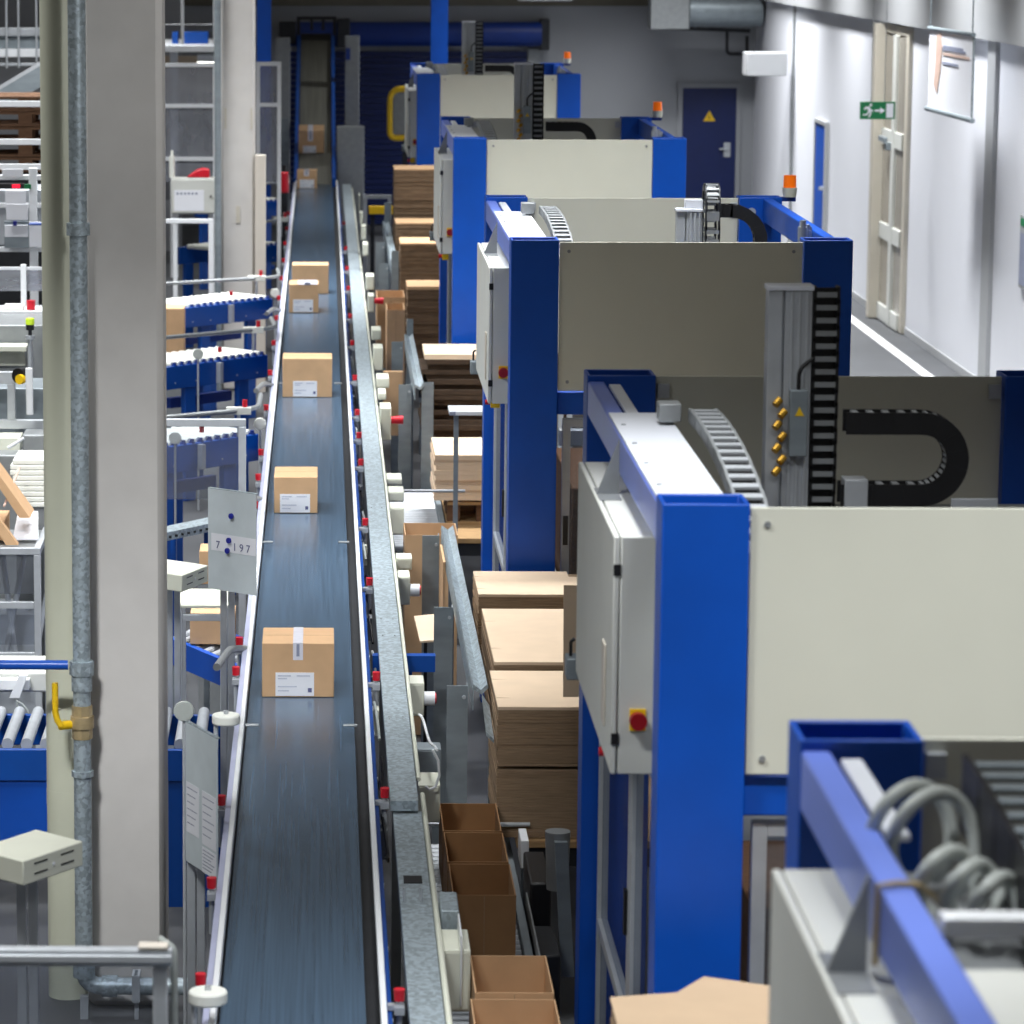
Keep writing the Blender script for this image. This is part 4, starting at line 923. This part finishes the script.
for k in range(9):
    q = a+d*(.06+k*.11)-Vector((0,0,.03)); MB().cyl(q+Vector((.025,.055,0)), q+Vector((.2,.49,0)), .025, 10).build('roller', 'alu', t)
for f_ in (.1, .85):
    for o2 in (Vector((.01,.025,0)), Vector((.21,.525,0))): q = a+d*f_+o2; MB().box(q.x-.02, q.x+.02, q.y-.02, q.y+.02, 0, q.z-.171).build('leg', 'steel', t)
q = a+d*.42+Vector((.1,.25,.0))
MBx = MB().box(q.x-.13, q.x+.16, q.y-.16, q.y+.16, a.z+.003, a.z+.2)
one('carton', MBx, 'board', 'brown carton lying under the cream topped workbench on a blue slanting conveyor', 'carton', bevel=.005)
# galvanised perforated beam
a = at(165, 533, 25.2); b = at(212, 523, 25.6)
t = thing('perforated_beam', 'galvanised perforated beam left of the grey number board', 'beam', ((a.x+b.x)/2, 25.4, 0))
MB().prism([a, b, b-Vector((0,0,.06)), a-Vector((0,0,.06))], (0,.3,0)).build('beam', 'galv', t); mb = MB()
for k in range(7): q = a+(b-a)*(.08+k*.13); mb.box(q.x, q.x+.02, q.y-.004, q.y-.0005, q.z-.042, q.z-.025)
mb.build('holes', 'dark', t)
for x in (a.x+.02, b.x-.06): MB().box(x, x+.04, 25.65, 25.69, 0, a.z-.061).build('leg', 'sidebl', t)
q = at(210, 560, 24.4); one('carton', MB().box(q.x-.07, q.x+.07, 24.3, 24.6, q.z-.15, q.z+.08), 'board', 'small brown carton standing behind the cream slotted box', 'carton', bevel=.004)
one('carton_stand', MB().box(q.x-.08, q.x+.08, 24.3, 24.6, 0, q.z-.152), 'alud', 'slim grey stand under the small brown carton', 'stand')
# guard frame with clear pane over the nearest roller conveyor
def pane_frame(px0, px1, py0, py1, Y, bars, label, m='white', pane='haze', w=.05, vert=(), zmin=None):
    a = at(px0, py0, Y); b = at(px1, py1, Y)
    t = thing('guard_frame', label, 'guard frame', ((a.x+b.x)/2, Y, 0), 'pane filled guard frames')
    for x in (a.x, b.x-w)+tuple(at(v, py0, Y).x for v in vert): MB().box(x, x+w, Y, Y+w, 0, a.z-w-.0005).build('post', m, t, .004)
    MB().box(a.x, b.x, Y, Y+w, a.z-w, a.z).build('top_rail', m, t, .004)
    xs = sorted([a.x, b.x-w]+[at(v, py0, Y).x for v in vert])
    for p in bars:
        z = at(px0, p, Y).z
        for k in range(len(xs)-1): MB().box(xs[k]+w+.0005, xs[k+1]-.0005, Y, Y+w, z-w, z).build('cross_bar', m, t, .004)
    if pane:
        zl = b.z
        for k in range(len(xs)-1): MB().box(xs[k]+w+.001, xs[k+1]-.001, Y+w*.4, Y+w*.5, max(zl,.2), a.z-w-.002).build('window_pane', pane, t)
    return t
pane_frame(95, 246, 419, 500, 24.0, (), 'aluminium guard frame with hazy pane before the nearest angled roller conveyor', 'alu', 'clear')
pane_frame(256, 281, 62, 182, 46.0, (103,), 'white guard frame with hazy panes right of the distant column')
pane_frame(160, 217, 63, 182, 45.0, (104, 157), 'white guard frame with hazy panes left of the distant column')
# grey enclosure with paper
a = at(171, 178, 43.5); b = at(216, 214, 43.5)
t = thing('switch_enclosure', 'pale grey enclosure with a printed sheet on its door left of the distant column', 'enclosure', ((a.x+b.x)/2, 43.6, 0))
bd = MB().box(a.x, b.x, 43.5, 43.75, b.z, a.z).build('body', 'cab', t, .008); dr = MB().box(a.x+.012, b.x-.012, 43.475, 43.499, b.z+.015, a.z-.02).build('door', 'cab', t, .004)
q0 = at(174, 190, 43.47); q1 = at(204, 211, 43.47); pp = MB().box(q0.x, q1.x, 43.472, 43.4745, q1.z, q0.z).build('paper', 'paper', dr)
mb = MB()
for k in range(6): mb.box(q0.x+.03+k*.045, q0.x+.055+k*.045, 43.4705, 43.4716, q0.z-.055, q0.z-.03)
mb.build('print', 'print_', dr)
MB().cyl((b.x-.06, 43.46, (a.z+b.z)/2), (b.x-.06, 43.4745, (a.z+b.z)/2), .012, 10).build('lock', 'dark', dr)
for x in (a.x+.02, b.x-.09): MB().box(x, x+.05, 43.55, 43.6, 0, b.z-.001).build('leg', 'white', t, .003)
q = at(198, 177.5, 43.6)
one('red_cloth', MB().prism([(q.x-.14, 43.53, a.z+.002), (q.x+.14, 43.53, a.z+.002), (q.x+.14, 43.53, a.z+.1), (q.x+.05, 43.53, a.z+.115), (q.x-.02, 43.53, a.z+.09)], (0,.18,0)), 'red', 'red folded cover lying on top of the pale grey enclosure', 'cover', bevel=.02)
q = at(172, 158, 43.55); one('spray_bottle', MB().cyl((q.x, 43.55, a.z+.002), (q.x, 43.55, a.z+.26), .035, 16).cyl((q.x, 43.55, a.z+.26), (q.x, 43.55, a.z+.33), .02, 12, .012), 'nylon', 'white bottle standing on the pale grey enclosure beside the column', 'bottle')
pane_frame(160, 213, 219, 262, 42.2, (), 'low white frame under the pale grey enclosure', 'white', None)
# far mezzanine room with warm light
t = thing('mezzanine', 'two storey glazed site office with warm lit room behind the distant column', 'building', (-3.2, 57, 0))
def mz(px0, px1, py0, py1, Y0, Y1, nm, m):
    a = at(px0, py0, Y0); b = at(px1, py1, Y0); return MB().box(a.x, b.x, Y0, Y1, b.z, a.z).build(nm, m, t, .004)
mz(120, 219, 56, 104, 58.5, 58.6, 'back_wall', 'warm'); mz(120, 219, 46, 52, 55, 58.4, 'floor_beam', 'white'); mz(120, 219, 105, 200, 58.3, 58.4, 'lower_wall', 'mesh'); mz(184, 219, 83, 105, 57.6, 58.2, 'counter', 'frame')
for px in (181, 213): mz(px, px+3, -20, 44, 55, 55.05, 'post', 'white')
mz(120, 219, 24, 25, 55.0, 55.03, 'hand_rail', 'white'); mz(172, 178, 32, 44, 56, 56.3, 'blue_crate', 'sidebl'); mz(184, 208, 32, 44, 56, 56.3, 'blue_crate', 'sidebl'); mz(197, 217, 55, 62, 57.0, 57.3, 'lamp_shade', 'white'); mz(197, 217, 62.3, 63.5, 57.02, 57.28, 'lamp_diffuser', 'glow')
for x in (-4.3, -2.35): MB().box(x, x+.12, 56.5, 56.62, 0, at(200, 52, 56.5).z).build('leg', 'white', t)
q = at(272, 172, 52.0); 
t = thing('fire_extinguisher', 'small red fire extinguisher near the foot of the rising belt', 'extinguisher', (-.62, 52.5, 0))
a = at(284, 172, 52.5); MB().cyl((a.x, 52.5, a.z-.3), (a.x, 52.5, a.z), .07, 16).build('cylinder', 'red', t, .015); MB().cyl((a.x, 52.5, a.z+.001), (a.x, 52.5, a.z+.1), .03, 10).build('valve_head', 'black', t); MB().box(a.x-.05, a.x+.05, 52.4, 52.6, 0, a.z-.301).build('stand', 'dark', t)

# --------------------------------------------------- strip beyond the pipe
X = lambda px, Y: at(px, 300, Y).x
t = thing('conveyor_bridge', 'pale overhead conveyor bridge on hangers before the dark backdrop', 'bridge', (X(20,44), 44, 0))
MB().box(X(-40,44), X(84,44), 44, 44.3, at(0,36,44).z, at(0,28,44).z).build('upper_beam', 'alu', t, .006); MB().box(X(-40,44), X(84,44), 43.95, 44.2, at(0,57,44).z, at(0,49,44).z).build('lower_beam', 'white', t, .006); MB().box(X(-40,44), X(84,44), 43.96, 44.0, at(0,66,44).z, at(0,63,44).z).build('hand_rail', 'alu', t, .006)
MB().box(X(-40,44), X(84,44), 44.05, 44.25, at(0,48.5,44).z, at(0,36.5,44).z).build('side_plate', 'steel', t)
for px in (-38, 82): MB().box(X(px,44)-.04, X(px,44)+.04, 44.3, 44.38, 0, 7).build('post', 'alu', t)
for px in (6, 18, 36): a = at(px, -10, 43.9); MB().cyl((a.x, 43.9, at(px, 68, 43.9).z), (a.x, 43.9, 7), .012, 8).build('hanger', 'alu', t)
a = at(-14, 98, 38); b = at(60, 54, 38)
t = thing('sloping_chute', 'grey sloping steel chute at the top left', 'chute', ((a.x+b.x)/2, 38, 0)); 
MB().prism([a, b, b-Vector((0,0,.22)), a-Vector((0,0,.22))], (0,.5,0)).build('chute', 'steel', t); MB().prism([a+Vector((0,0,.001)), b+Vector((0,0,.001)), b+Vector((0,0,.045)), a+Vector((0,0,.045))], (0,.03,0)).build('edge_strip', 'alu', t)
for p in (a, b): MB().box(p.x-.03, p.x+.03, 38.2, 38.26, 0, p.z-.24).build('leg', 'alu', t)
g = pane_frame(-30, 84, 101, 176, 34.0, (139, 164), 'white barred frame in front of the pallet stack at the left edge', 'white', None, .055)
for k in range(5):
    Y = 36; z = at(0, 172, Y).z+k*.15; zz = z-.6
    pl = thing('pallet', ('bottom', 'second lowest', 'middle', 'second highest', 'topmost')[k]+' wooden pallet of the stack behind the white barred frame', 'pallet', (X(10,Y), Y+.4, z), 'stacked wooden pallets')
    x0, x1 = X(-30, Y), X(84, Y); mb = MB()
    for j in range(5): mb.box(x0, x1, Y+j*.2, Y+.12+j*.2, z+.118, z+.143)
    mb.build('deck_boards', 'wooddark', pl); mb = MB()
    for j in range(3):
        for q in (x0, (x0+x1)/2-.07, x1-.14): mb.box(q, q+.14, Y+j*.36, Y+.1+j*.36, z+.025, z+.117)
    mb.build('blocks', 'wooddark', pl); mb = MB()
    for j in range(3): mb.box(x0, x1, Y+j*.36, Y+.1+j*.36, z+.0, z+.0245)
    mb.build('runner_boards', 'wooddark', pl)
one('pallet_stand', MB().box(X(-28,36), X(82,36), 36.05, 36.95, 0, at(0,172,36).z-.002), 'dark', 'dark plinth beneath the wooden pallet stack', 'plinth')
# white machine with display and papers
def card(px0, px1, py0, py1, Y, m, nm, parent, dep=.01):
    a = at(px0, py0, Y); b = at(px1, py1, Y); return MB().box(a.x, b.x, Y, Y+dep, b.z, a.z).build(nm, m, parent, .002)
t = thing('packing_station', 'white packing station with red display and pinned papers at the left edge', 'packing station', (X(10,31), 31, 0))
for x in (X(-14,31), X(30,31), X(74,31)): MB().box(x, x+.07, 31, 31.07, 0, at(0,168,31).z).build('post', 'white', t, .004)
for p in (175, 203, 247): MB().box(X(-14,31)+.071, X(30,31)-.001, 31, 31.06, at(0,p+5,31).z, at(0,p,31).z).build('cross_bar', 'white', t, .004); MB().box(X(30,31)+.071, X(74,31)-.001, 31, 31.06, at(0,p+5,31).z, at(0,p,31).z).build('cross_bar', 'white', t, .004)
d_ = card(-6, 24, 183.5, 189, 30.94, 'black', 'display', t, .04); card(12, 20, 184.5, 188, 30.93, 'led', 'digits', d_, .008)
card(24, 31, 184, 189, 30.94, 'green', 'green_label', t, .01)
card(2, 23, 169, 176, 30.9, 'paper', 'paper', t); card(5, 26, 191, 206, 30.9, 'paper', 'paper', t)
card(6, 28, 204, 220, 30.7, 'paper', 'paper', t)
pb = card(4, 29, 221, 248, 30.86, 'steel', 'steel_board', t); card(4.5, 28, 225, 237, 30.85, 'paper', 'paper', pb, .008); card(13, 17, 221, 226, 30.84, 'magnet', 'magnet', pb, .008)
card(29, 60, 222, 247, 30.8, 'paper', 'paper', t); card(29, 60, 223.5, 225, 30.79, 'blueplastic', 'blue_header', t, .008)
MB().box(X(-20,31), X(78,31), 31.08, 31.7, at(0,246,31).z, at(0,190,31).z).build('housing', 'alu', t, .01)
# mid shelf with cup
t = thing('shelf_unit', 'white shelf on posts holding the red cup at the left edge', 'shelf', (X(10,28.5), 28.6, 0))
zs = at(0, 311, 28.5).z; MB().box(X(-20,28.5), X(64,28.5), 28.5, 28.95, zs-.045, zs).build('shelf', 'white', t, .004)
for x in (X(-20,28.5)+.02, X(16,28.5), X(62,28.5)-.06): MB().box(x, x+.045, 28.96, 29.0, 0, at(0,270,28.5).z).build('post', 'white', t, .004)
MB().box(X(-20,28.5), X(64,28.5), 28.97, 28.985, at(0,297,28.5).z, at(0,276,28.5).z).build('window_pane', 'haze', t); MB().box(X(-20,28.5), X(64,28.5), 29.001, 29.03, at(0,276,28.5).z, at(0,273,28.5).z).build('rail', 'white', t)
q = at(31, 310, 28.6); one('cup', MB().cyl((q.x, 28.6, zs+.002), (q.x, 28.6, zs+.075), .033, 20, .036), 'red', 'red cup standing on the white shelf at the left edge', 'cup')
one('paper_tray', MB().box(q.x-.22, q.x-.06, 28.55, 28.8, zs+.002, zs+.03), 'nylon', 'pale paper tray beside the red cup', 'tray', bevel=.004)
t = thing('grey_housing', 'wide grey machine housing below the white shelf at the left edge', 'housing', (X(10,27.6), 27.7, 0)); MB().box(X(-20,27.6), X(60,27.6), 27.6, 28.4, 0, at(0,325,27.6).z).build('body', 'alud', t, .01); MB().box(X(-10,27.5), X(24,27.5), 27.55, 27.599, at(0,366,27.55).z, at(0,350,27.55).z).build('cream_flap', 'cream', t, .004)
MB().box(X(-20,27.4), X(27,27.4), 27.3, 27.54, at(0,350,27.4).z, at(0,345,27.4).z).build('ledge', 'cream', t, .003)
q = at(30, 322, 27.0)
t = thing('signal_lamp', 'lime topped signal lamp on a grey post at the left edge', 'signal lamp', (q.x, 27, 0)); MB().cyl((q.x, 27, q.z-.02), (q.x, 27, q.z+.03), .033, 18).build('lens', 'lime', t, .006); MB().cyl((q.x, 27, q.z-.06), (q.x, 27, q.z-.021), .03, 18, .032).cyl((q.x, 27, q.z-.1), (q.x, 27, q.z-.061), .014, 12).build('socket', 'dark', t); MB().cyl((q.x, 27, 0), (q.x, 27, q.z-.13), .02, 14).cyl((q.x,27,q.z-.13),(q.x,27,q.z-.101),.035,14).build('post', 'alu', t)
# tape machine frame with belts
t = thing('carton_sealer', 'grey framed carton sealer with dark tape roll at the left edge', 'machine', (X(10,25.6), 25.7, 0))
z1_ = at(0, 372, 25.6).z; z0_ = at(0, 420, 25.6).z
MB().box(X(-20,25.6), X(14,25.6), 25.6, 25.66, at(0,384,25.6).z, z1_).box(X(6,25.6), X(14,25.6), 25.6, 25.66, z0_, at(0,384,25.6).z-.001).box(X(-20,25.6), X(76,25.6), 25.6, 25.66, at(0,429,25.6).z, z0_-.001).build('frame', 'alu', t, .004)
MB().box(X(-20,25.9), X(76,25.9), 25.9, 26.5, 0, at(0,388,25.9).z).build('body', 'steel', t, .01)
q = at(18, 376, 25.5); MB().cyl((q.x-.0, 25.5, q.z), (q.x+.05, 25.58, q.z), .055, 22).build('tape_roll', 'black', t); MB().cyl((q.x+.01, 25.46, q.z-.02), (q.x+.03, 25.49, q.z-.02), .035, 18).build('roll_core', 'yellow', t)
a = at(28, 368, 25.3); b = at(30, 420, 25.1); MB().prism([(a.x-.02, 25.3, a.z), (a.x+.03, 25.3, a.z), (a.x+.03, 25.35, b.z), (a.x-.02, 25.35, b.z)], (0,.03,0)).build('white_arm', 'white', t, .01)
q = at(32, 440, 25.2); MB().box(q.x-.06, q.x+.12, 25.1, 25.4, q.z-.06, q.z+.05).build('motor', 'alud', t, .01); MB().cyl(at(8,448,25.1), at(24,438,25.1), .012, 8).build('lever', 'white', t); MB().box(X(-20,25.6),X(22,25.6),25.3,25.59,at(0,447,25.5).z,at(0,434,25.5).z).build('cream_cover','cream',t,.004)
for x in (X(-18,25.6), X(72,25.6)): MB().box(x, x+.05, 25.62, 25.66, 0, at(0,430,25.6).z).build('leg', 'alu', t)
MB().box(X(-18,25.2), X(72,25.2), 25.05, 25.58, 0, at(0,452,25.2).z).build('lower_body', 'alud', t, .01)
# bundle of white ribbed sheets
a = at(12, 458, 24.4); b = at(62, 505, 24.4)
t = thing('sheet_bundle', 'white ribbed bundle of paper sheets at the left edge', 'paper bundle', ((a.x+b.x)/2, 24.6, b.z))
for k in range(9): MB().box(a.x+.012*math.sin(k*1.7), b.x, 24.3+.004*k, 24.8, b.z+k*(a.z-b.z)/9+.0005, b.z+(k+1)*(a.z-b.z)/9-.003).build('sheet', 'nylon', t, .006)
one('bundle_stand', MB().box(a.x+.03, b.x-.03, 24.33, 24.76, 0, b.z-.001), 'alud', 'grey stand under the white ribbed paper bundle', 'stand', bevel=.005)
# carton with open flaps on aluminium framed table
t = thing('aluminium_table', 'aluminium framed table with clear side panes at the left edge', 'table', (X(5,23.4), 23.8, 0))
zt = at(0, 548, 23.4).z; x0, x1 = X(-60,23.4), X(38,23.4)
for x in (x0, x1-.045):
    for y in (23.4, 24.25): MB().box(x, x+.045, y, y+.045, 0, zt-.046).build('post', 'alu', t, .003)
for z in (zt, zt-.36, zt-.7): MB().box(x0+(.046 if z < zt else 0), x1-(.046 if z < zt else 0), 23.4, 23.445, z-.045, z).build('rail', 'alu', t, .003)
MB().box(x1-.045, x1, 23.446, 24.249, zt-.045, zt).build('rail', 'alu', t, .003)
MB().box(x0, x1-.046, 23.446, 24.25, zt-.04, zt-.02).build('table_top', 'alud', t)
MB().box(x0+.046, x1-.046, 23.42, 23.425, zt-.31, zt-.05).box(x0+.046, x1-.046, 23.42, 23.425, zt-.65, zt-.41).build('window_pane', 'clear', t)
mb = MB()
for k in range(5): mb.cyl((x0+.15+k*.1, 23.7, zt-.9), (x0+.3+k*.1-.25*(k%2), 23.8, zt-.1), .02, 8)
mb.box(x0+.1, x1-.2, 23.9, 24.0, zt-.5, zt-.45).box(x0+.1, x1-.06, 23.95, 24.2, 0.05, zt-.55).build('inner_rods', 'alu', t)
t = thing('open_carton', 'tan carton with spread flaps on the aluminium table at the left edge', 'carton', (X(0,23.8), 23.8, zt), 'open cartons on the left table')
a = at(-6, 468, 23.6); b = at(30, 518, 23.6); c = at(-20, 518, 23.6)
MB().prism([(a.x, 23.6, a.z), (b.x, 23.6, b.z), (b.x-.07, 23.6, b.z), (a.x-.04, 23.6, a.z-.02)], (0,.35,0)).build('flap', 'board', t)
a = at(-4, 515, 23.5); b = at(18, 546, 23.5); MB().prism([(a.x, 23.5, a.z), (b.x, 23.5, zt+.002), (b.x-.08, 23.5, zt+.002), (a.x-.03, 23.5, a.z-.04)], (0,.08,0)).build('flap', 'board', t)
q = at(2, 520, 23.7); MB().box(X(-50,23.7), X(2,23.7), 23.68, 24.1, zt+.001, q.z).build('walls', 'board', t)
a = at(2, 472, 23.45); b = at(20, 447, 24.2); MB().cyl((a.x, 23.57, zt+.25), (b.x, 24.15, zt+.42), .008, 8).build('strap', 'skin', t)
a = at(11, 515, 23.9); one('white_sheets', MB().prism([(X(10,23.7), 23.7, zt+.002), (X(36,23.7), 23.7, zt+.002), (X(36,24.1), 24.1, zt+.12), (X(16,24.1), 24.1, zt+.12)], (0,0,.012)), 'paper', 'white sheets lying sloped on the aluminium table', 'paper sheets')
# transverse roller conveyor along the bottom left
RZ = .93; t = thing('roller_conveyor', 'blue sided crosswise conveyor with thick grey rollers at the lower left', 'roller conveyor', (-1.4, 20.3, 0))
for y in (19.85, 20.75): MB().box(-2.7, -.565, y, y+.04, RZ-.2, RZ-.02).build('side_panel', 'sidebl', t, .004)
for x in (-2.6, -2.0, -1.29, -.85, -.67):
    for y in (19.86, 20.75): MB().box(x, x+.1, y, y+.03, 0, RZ-.201).build('leg', 'sidebl', t)
for k in range(19): MB().cyl((-2.62+k*.108, 19.9, RZ), (-2.62+k*.108, 20.74, RZ), .034, 14).build('roller', 'alu', t)
MB().box(-2.58, -1.5, 19.87, 19.88, .2, RZ-.2).build('lower_panel', 'blue', t)
# feeder with lever above those rollers
a = at(0, 672, 20.6)
t = thing('feeder_head', 'grey feeder head with white bracket above the lower left rollers', 'feeder', (X(10,21), 21, 0))
zf = at(0, 672, 21).z; MB().box(X(-30,21), X(60,21), 21, 21.5, RZ+.06, zf).build('body', 'cab', t, .015); MB().box(X(-30,20.95), X(26,20.95), 20.9, 20.99, at(0,690,20.9).z, at(0,680,20.9).z).build('arm', 'white', t, .003)
a = at(24, 676, 20.85); b = at(16, 698, 20.85); MB().prism([(a.x-.03, 20.85, a.z), (a.x+.02, 20.85, a.z), (b.x+.02, 20.85, b.z), (b.x-.04, 20.85, b.z)], (0,.04,0)).build('bracket', 'white', t)
MB().tube([at(16, 701, 20.84), at(22, 704, 20.84), at(27, 710, 20.84), at(31, 722, 20.84)], .007, 8).tube([at(17, 702, 20.84), at(19, 720, 20.84), at(18, 745, 20.84)], .007, 8).build('hose', 'cable', t)
for x in (X(-28,21), X(58,21)-.06): MB().box(x, x+.06, 21.2, 21.26, 0, RZ+.059).build('leg', 'steel', t)
# near carton blank at the bottom edge
a, b, c, d = atz(610,994,2.1), atz(680,989,2.1), atz(704,976,2.1), atz(782,987,2.1)
zt = 2.1; x0, x1 = a.x, 1.6
t = thing('carton_blank_stack', 'blurred near stack of tan blanks at the bottom edge below the tall blue post', 'cardboard stack', ((x0+x1)/2, a.y-.4, 1.5), 'stacks of flat carton blanks')
mb = MB()
for k in range(24): mb.box(x0+.004*(k%3), x1, 10.6, a.y-.004*(k%2)-.02, 1.5+k*.0242, 1.5+k*.0242+.023)
mb.build('blanks', 'boardedge', t)
MB().prism([(x0, 10.58, 2.0815), (x0, a.y, 2.0815), (b.x, b.y, 2.0815), (x1, b.y, 2.0815), (x1, 10.58, 2.0815)], (0,0,.008)).build('top_blank', 'tanboard', t, smooth=False)
MB().prism([(x0+.03, 10.56, 2.091), (b.x-.01, b.y-.03, 2.091), (c.x, c.y, 2.091), (d.x, d.y, 2.091), (x1, 10.8, 2.091)], (0,0,.008)).build('top_blank', 'tanboard', t, smooth=False)
t = feed_table(x0+.02, x1-.02, 10.62, a.y-.06, 1.498, 'wooden feed table under the near blurred stack of blanks')
# loose parts beside the near lane: dark sensor head and grey channel
t = thing('scanner_stand', 'black and grey machinery head on a stand between the roller lane and the blue machine', 'machine head', (1.02, 17.2, 0))
MB().box(1.0, 1.1, 16.7, 17.3, .3, 1.0).build('body', 'black', t, .01); MB().box(1.0, 1.1, 16.0, 16.5, .25, .85).build('body', 'dark', t, .01); MB().prism([(1.1, 16.5, 1.25), (1.16, 16.5, 1.25), (1.2, 16.5, .6), (1.14, 16.5, .6)], (0,.05,0)).build('chute_plate', 'steel', t); MB().cyl((1.12, 16.6, 1.0), (1.12, 16.6, 1.28), .05, 20, .06).build('funnel', 'alud', t)
MB().box(.99, 1.03, 17.35, 17.6, .9, 1.04).build('white_cover', 'white', t, .004); MB().box(1.02, 1.06, 16.9, 16.94, 0, .3).box(1.02, 1.06, 16.2, 16.24, 0, .25).build('leg', 'dark', t)
MB().prism([(.99, 15.2, .9), (.998, 15.2, .9), (.998, 16.9, .9), (.99, 16.9, .9)], (0,0,-.06)).build('side_channel', 'alud', t)
t = one('blue_cross_beam', MB().box(.3, .655, 20.2, 20.28, at(400,672,20.2).z, at(400,656,20.2).z).box(.49, .525, 20.22, 20.26, 0, at(400,672,20.2).z-.001), 'sidebl', 'blue crosswise beam passing under the cable tray beside the nearest grey plates', 'beam')
for y, lb in ((14.1, 'farther of two yellow and black marking strips on the floor beside the blue machine'), (13.4, 'nearer of two yellow and black marking strips on the floor beside the blue machine')):
    t = thing('hazard_tape', lb, 'floor marking', (1.05, y, 0), 'hazard tape on the floor'); MB().box(.99, 1.11, y, y+.06, .001, .006).build('strip', 'yellow', t); mb = MB()
    for k in range(3): mb.prism([(1.0+k*.036, y, .0062), (1.016+k*.036, y, .0062), (1.03+k*.036, y+.06, .0062), (1.014+k*.036, y+.06, .0062)], (0,0,.0008))
    mb.build('stripes', 'black', t)

# ------------------------------------------------------------------ light
wd = bpy.data.worlds.new('hall_ambient'); sc.world = wd; wd.use_nodes = True
bg = wd.node_tree.nodes['Background']; bg.inputs[0].default_value = (1.0, .95, .84, 1); bg.inputs[1].default_value = .09
def lamp(x, y, z, sx, sy, power, spread=95, col=(.97, .985, 1), rx=0., ry=0.):  # area lights out of view, some added only to brighten single things
    l = bpy.data.lights.new('unseen_light', 'AREA'); l.shape = 'RECTANGLE'; l.size = sx; l.size_y = sy; l.energy = power; l.spread = math.radians(spread); l.color = col
    o = bpy.data.objects.new('unseen_light', l); COL.objects.link(o); o.location = (x, y, z); o.rotation_euler = (math.radians(rx), math.radians(ry), 0); return o
# rows over the machines
lamp(3.0, 8.8, 7.6, 3.0, .5, 96, 78, rx=18)
lamp(2.2, 23.2, 7.6, 4.0, .5, 145, 84)
lamp(2.7, 29.6, 7.6, 2.8, .5, 250, 86)
lamp(2.5, 42.2, 7.6, 3.4, .5, 260, 92)
lamp(1.0, 12.9, 7.6, .8, .5, 16, 42)  # added narrow spot that whitens the big machine's top plate
lamp(1.0, 6.8, 7.6, .8, .5, 9, 40)  # added narrow spot on the nearest machine's top
lamp(3.0, 9.0, 7.6, .8, .5, 6, 26, rx=60.9, ry=52.9)  # added spot thrown sideways onto the near column's upper face
# lights over the belt, added to brighten parcels, near column and tray
lamp(.3, 13.5, 7.6, .9, .4, 2.2, 22, rx=42)
lamp(-2.2, 10.2, 7.6, .8, .4, 15, 26, rx=51.3, ry=-11.4)  # added spot for the near column, number board and front parcel
lamp(-1.6, 10.0, 7.6, 1.6, .6, 190, 116)
lamp(-2.9, 14.4, 7.6, 1.2, .6, 90, 60, ry=8)
for y, p in ((22.8, 76), (30.8, 48), (40, 100)): lamp(-.7, y, 7.6, 1.2, .6, p, 76)
lamp(-.3, 50.5, 7.6, 1.2, .6, 170, 124)  # added front light for the parcels by the rising belt
lamp(-1.8, 37.5, 7.6, 1.2, .6, 90, 90)
lamp(.6, 18.6, 7.6, .8, .4, 13, 44)  # added to lift the tray, parcel and stack tops
lamp(1.0, 18.2, 7.6, .6, .4, 17, 104)  # added to light the near column's right edge
# left working area
lamp(-3.9, 18.8, 7.4, 1.6, .8, 110, 120)  # added for a rim of light down the pale green pipe
lamp(-3.5, 17.0, 7.4, 1.6, .6, 90, 68, rx=45)  # added front light for the papers and stations on the left
for y in (26, 31, 36, 41): lamp(-3.4, y, 7.4, 2.6, 1.0, 230, 120)
lamp(-5.0, 55, 7.2, 4.0, .8, 260, 120)
# row along the right wall
for y in (34, 39, 44, 49, 54, 59): lamp(6.2, y, 7.4, .6, 1.2, 265, 90)
lamp(5.4, 61.5, 7.2, 3.6, .6, 380, 110)  # added to brighten the far wall, not part of the row
sc.view_settings.view_transform = 'Standard'; sc.view_settings.look = 'None'; sc.view_settings.gamma = 1; sc.view_settings.use_curve_mapping = False
sc.view_settings.exposure = 0.0
sc.cycles.use_denoising = True; sc.cycles.max_bounces = 8; sc.cycles.transparent_max_bounces = 16; sc.cycles.sample_clamp_indirect = 6
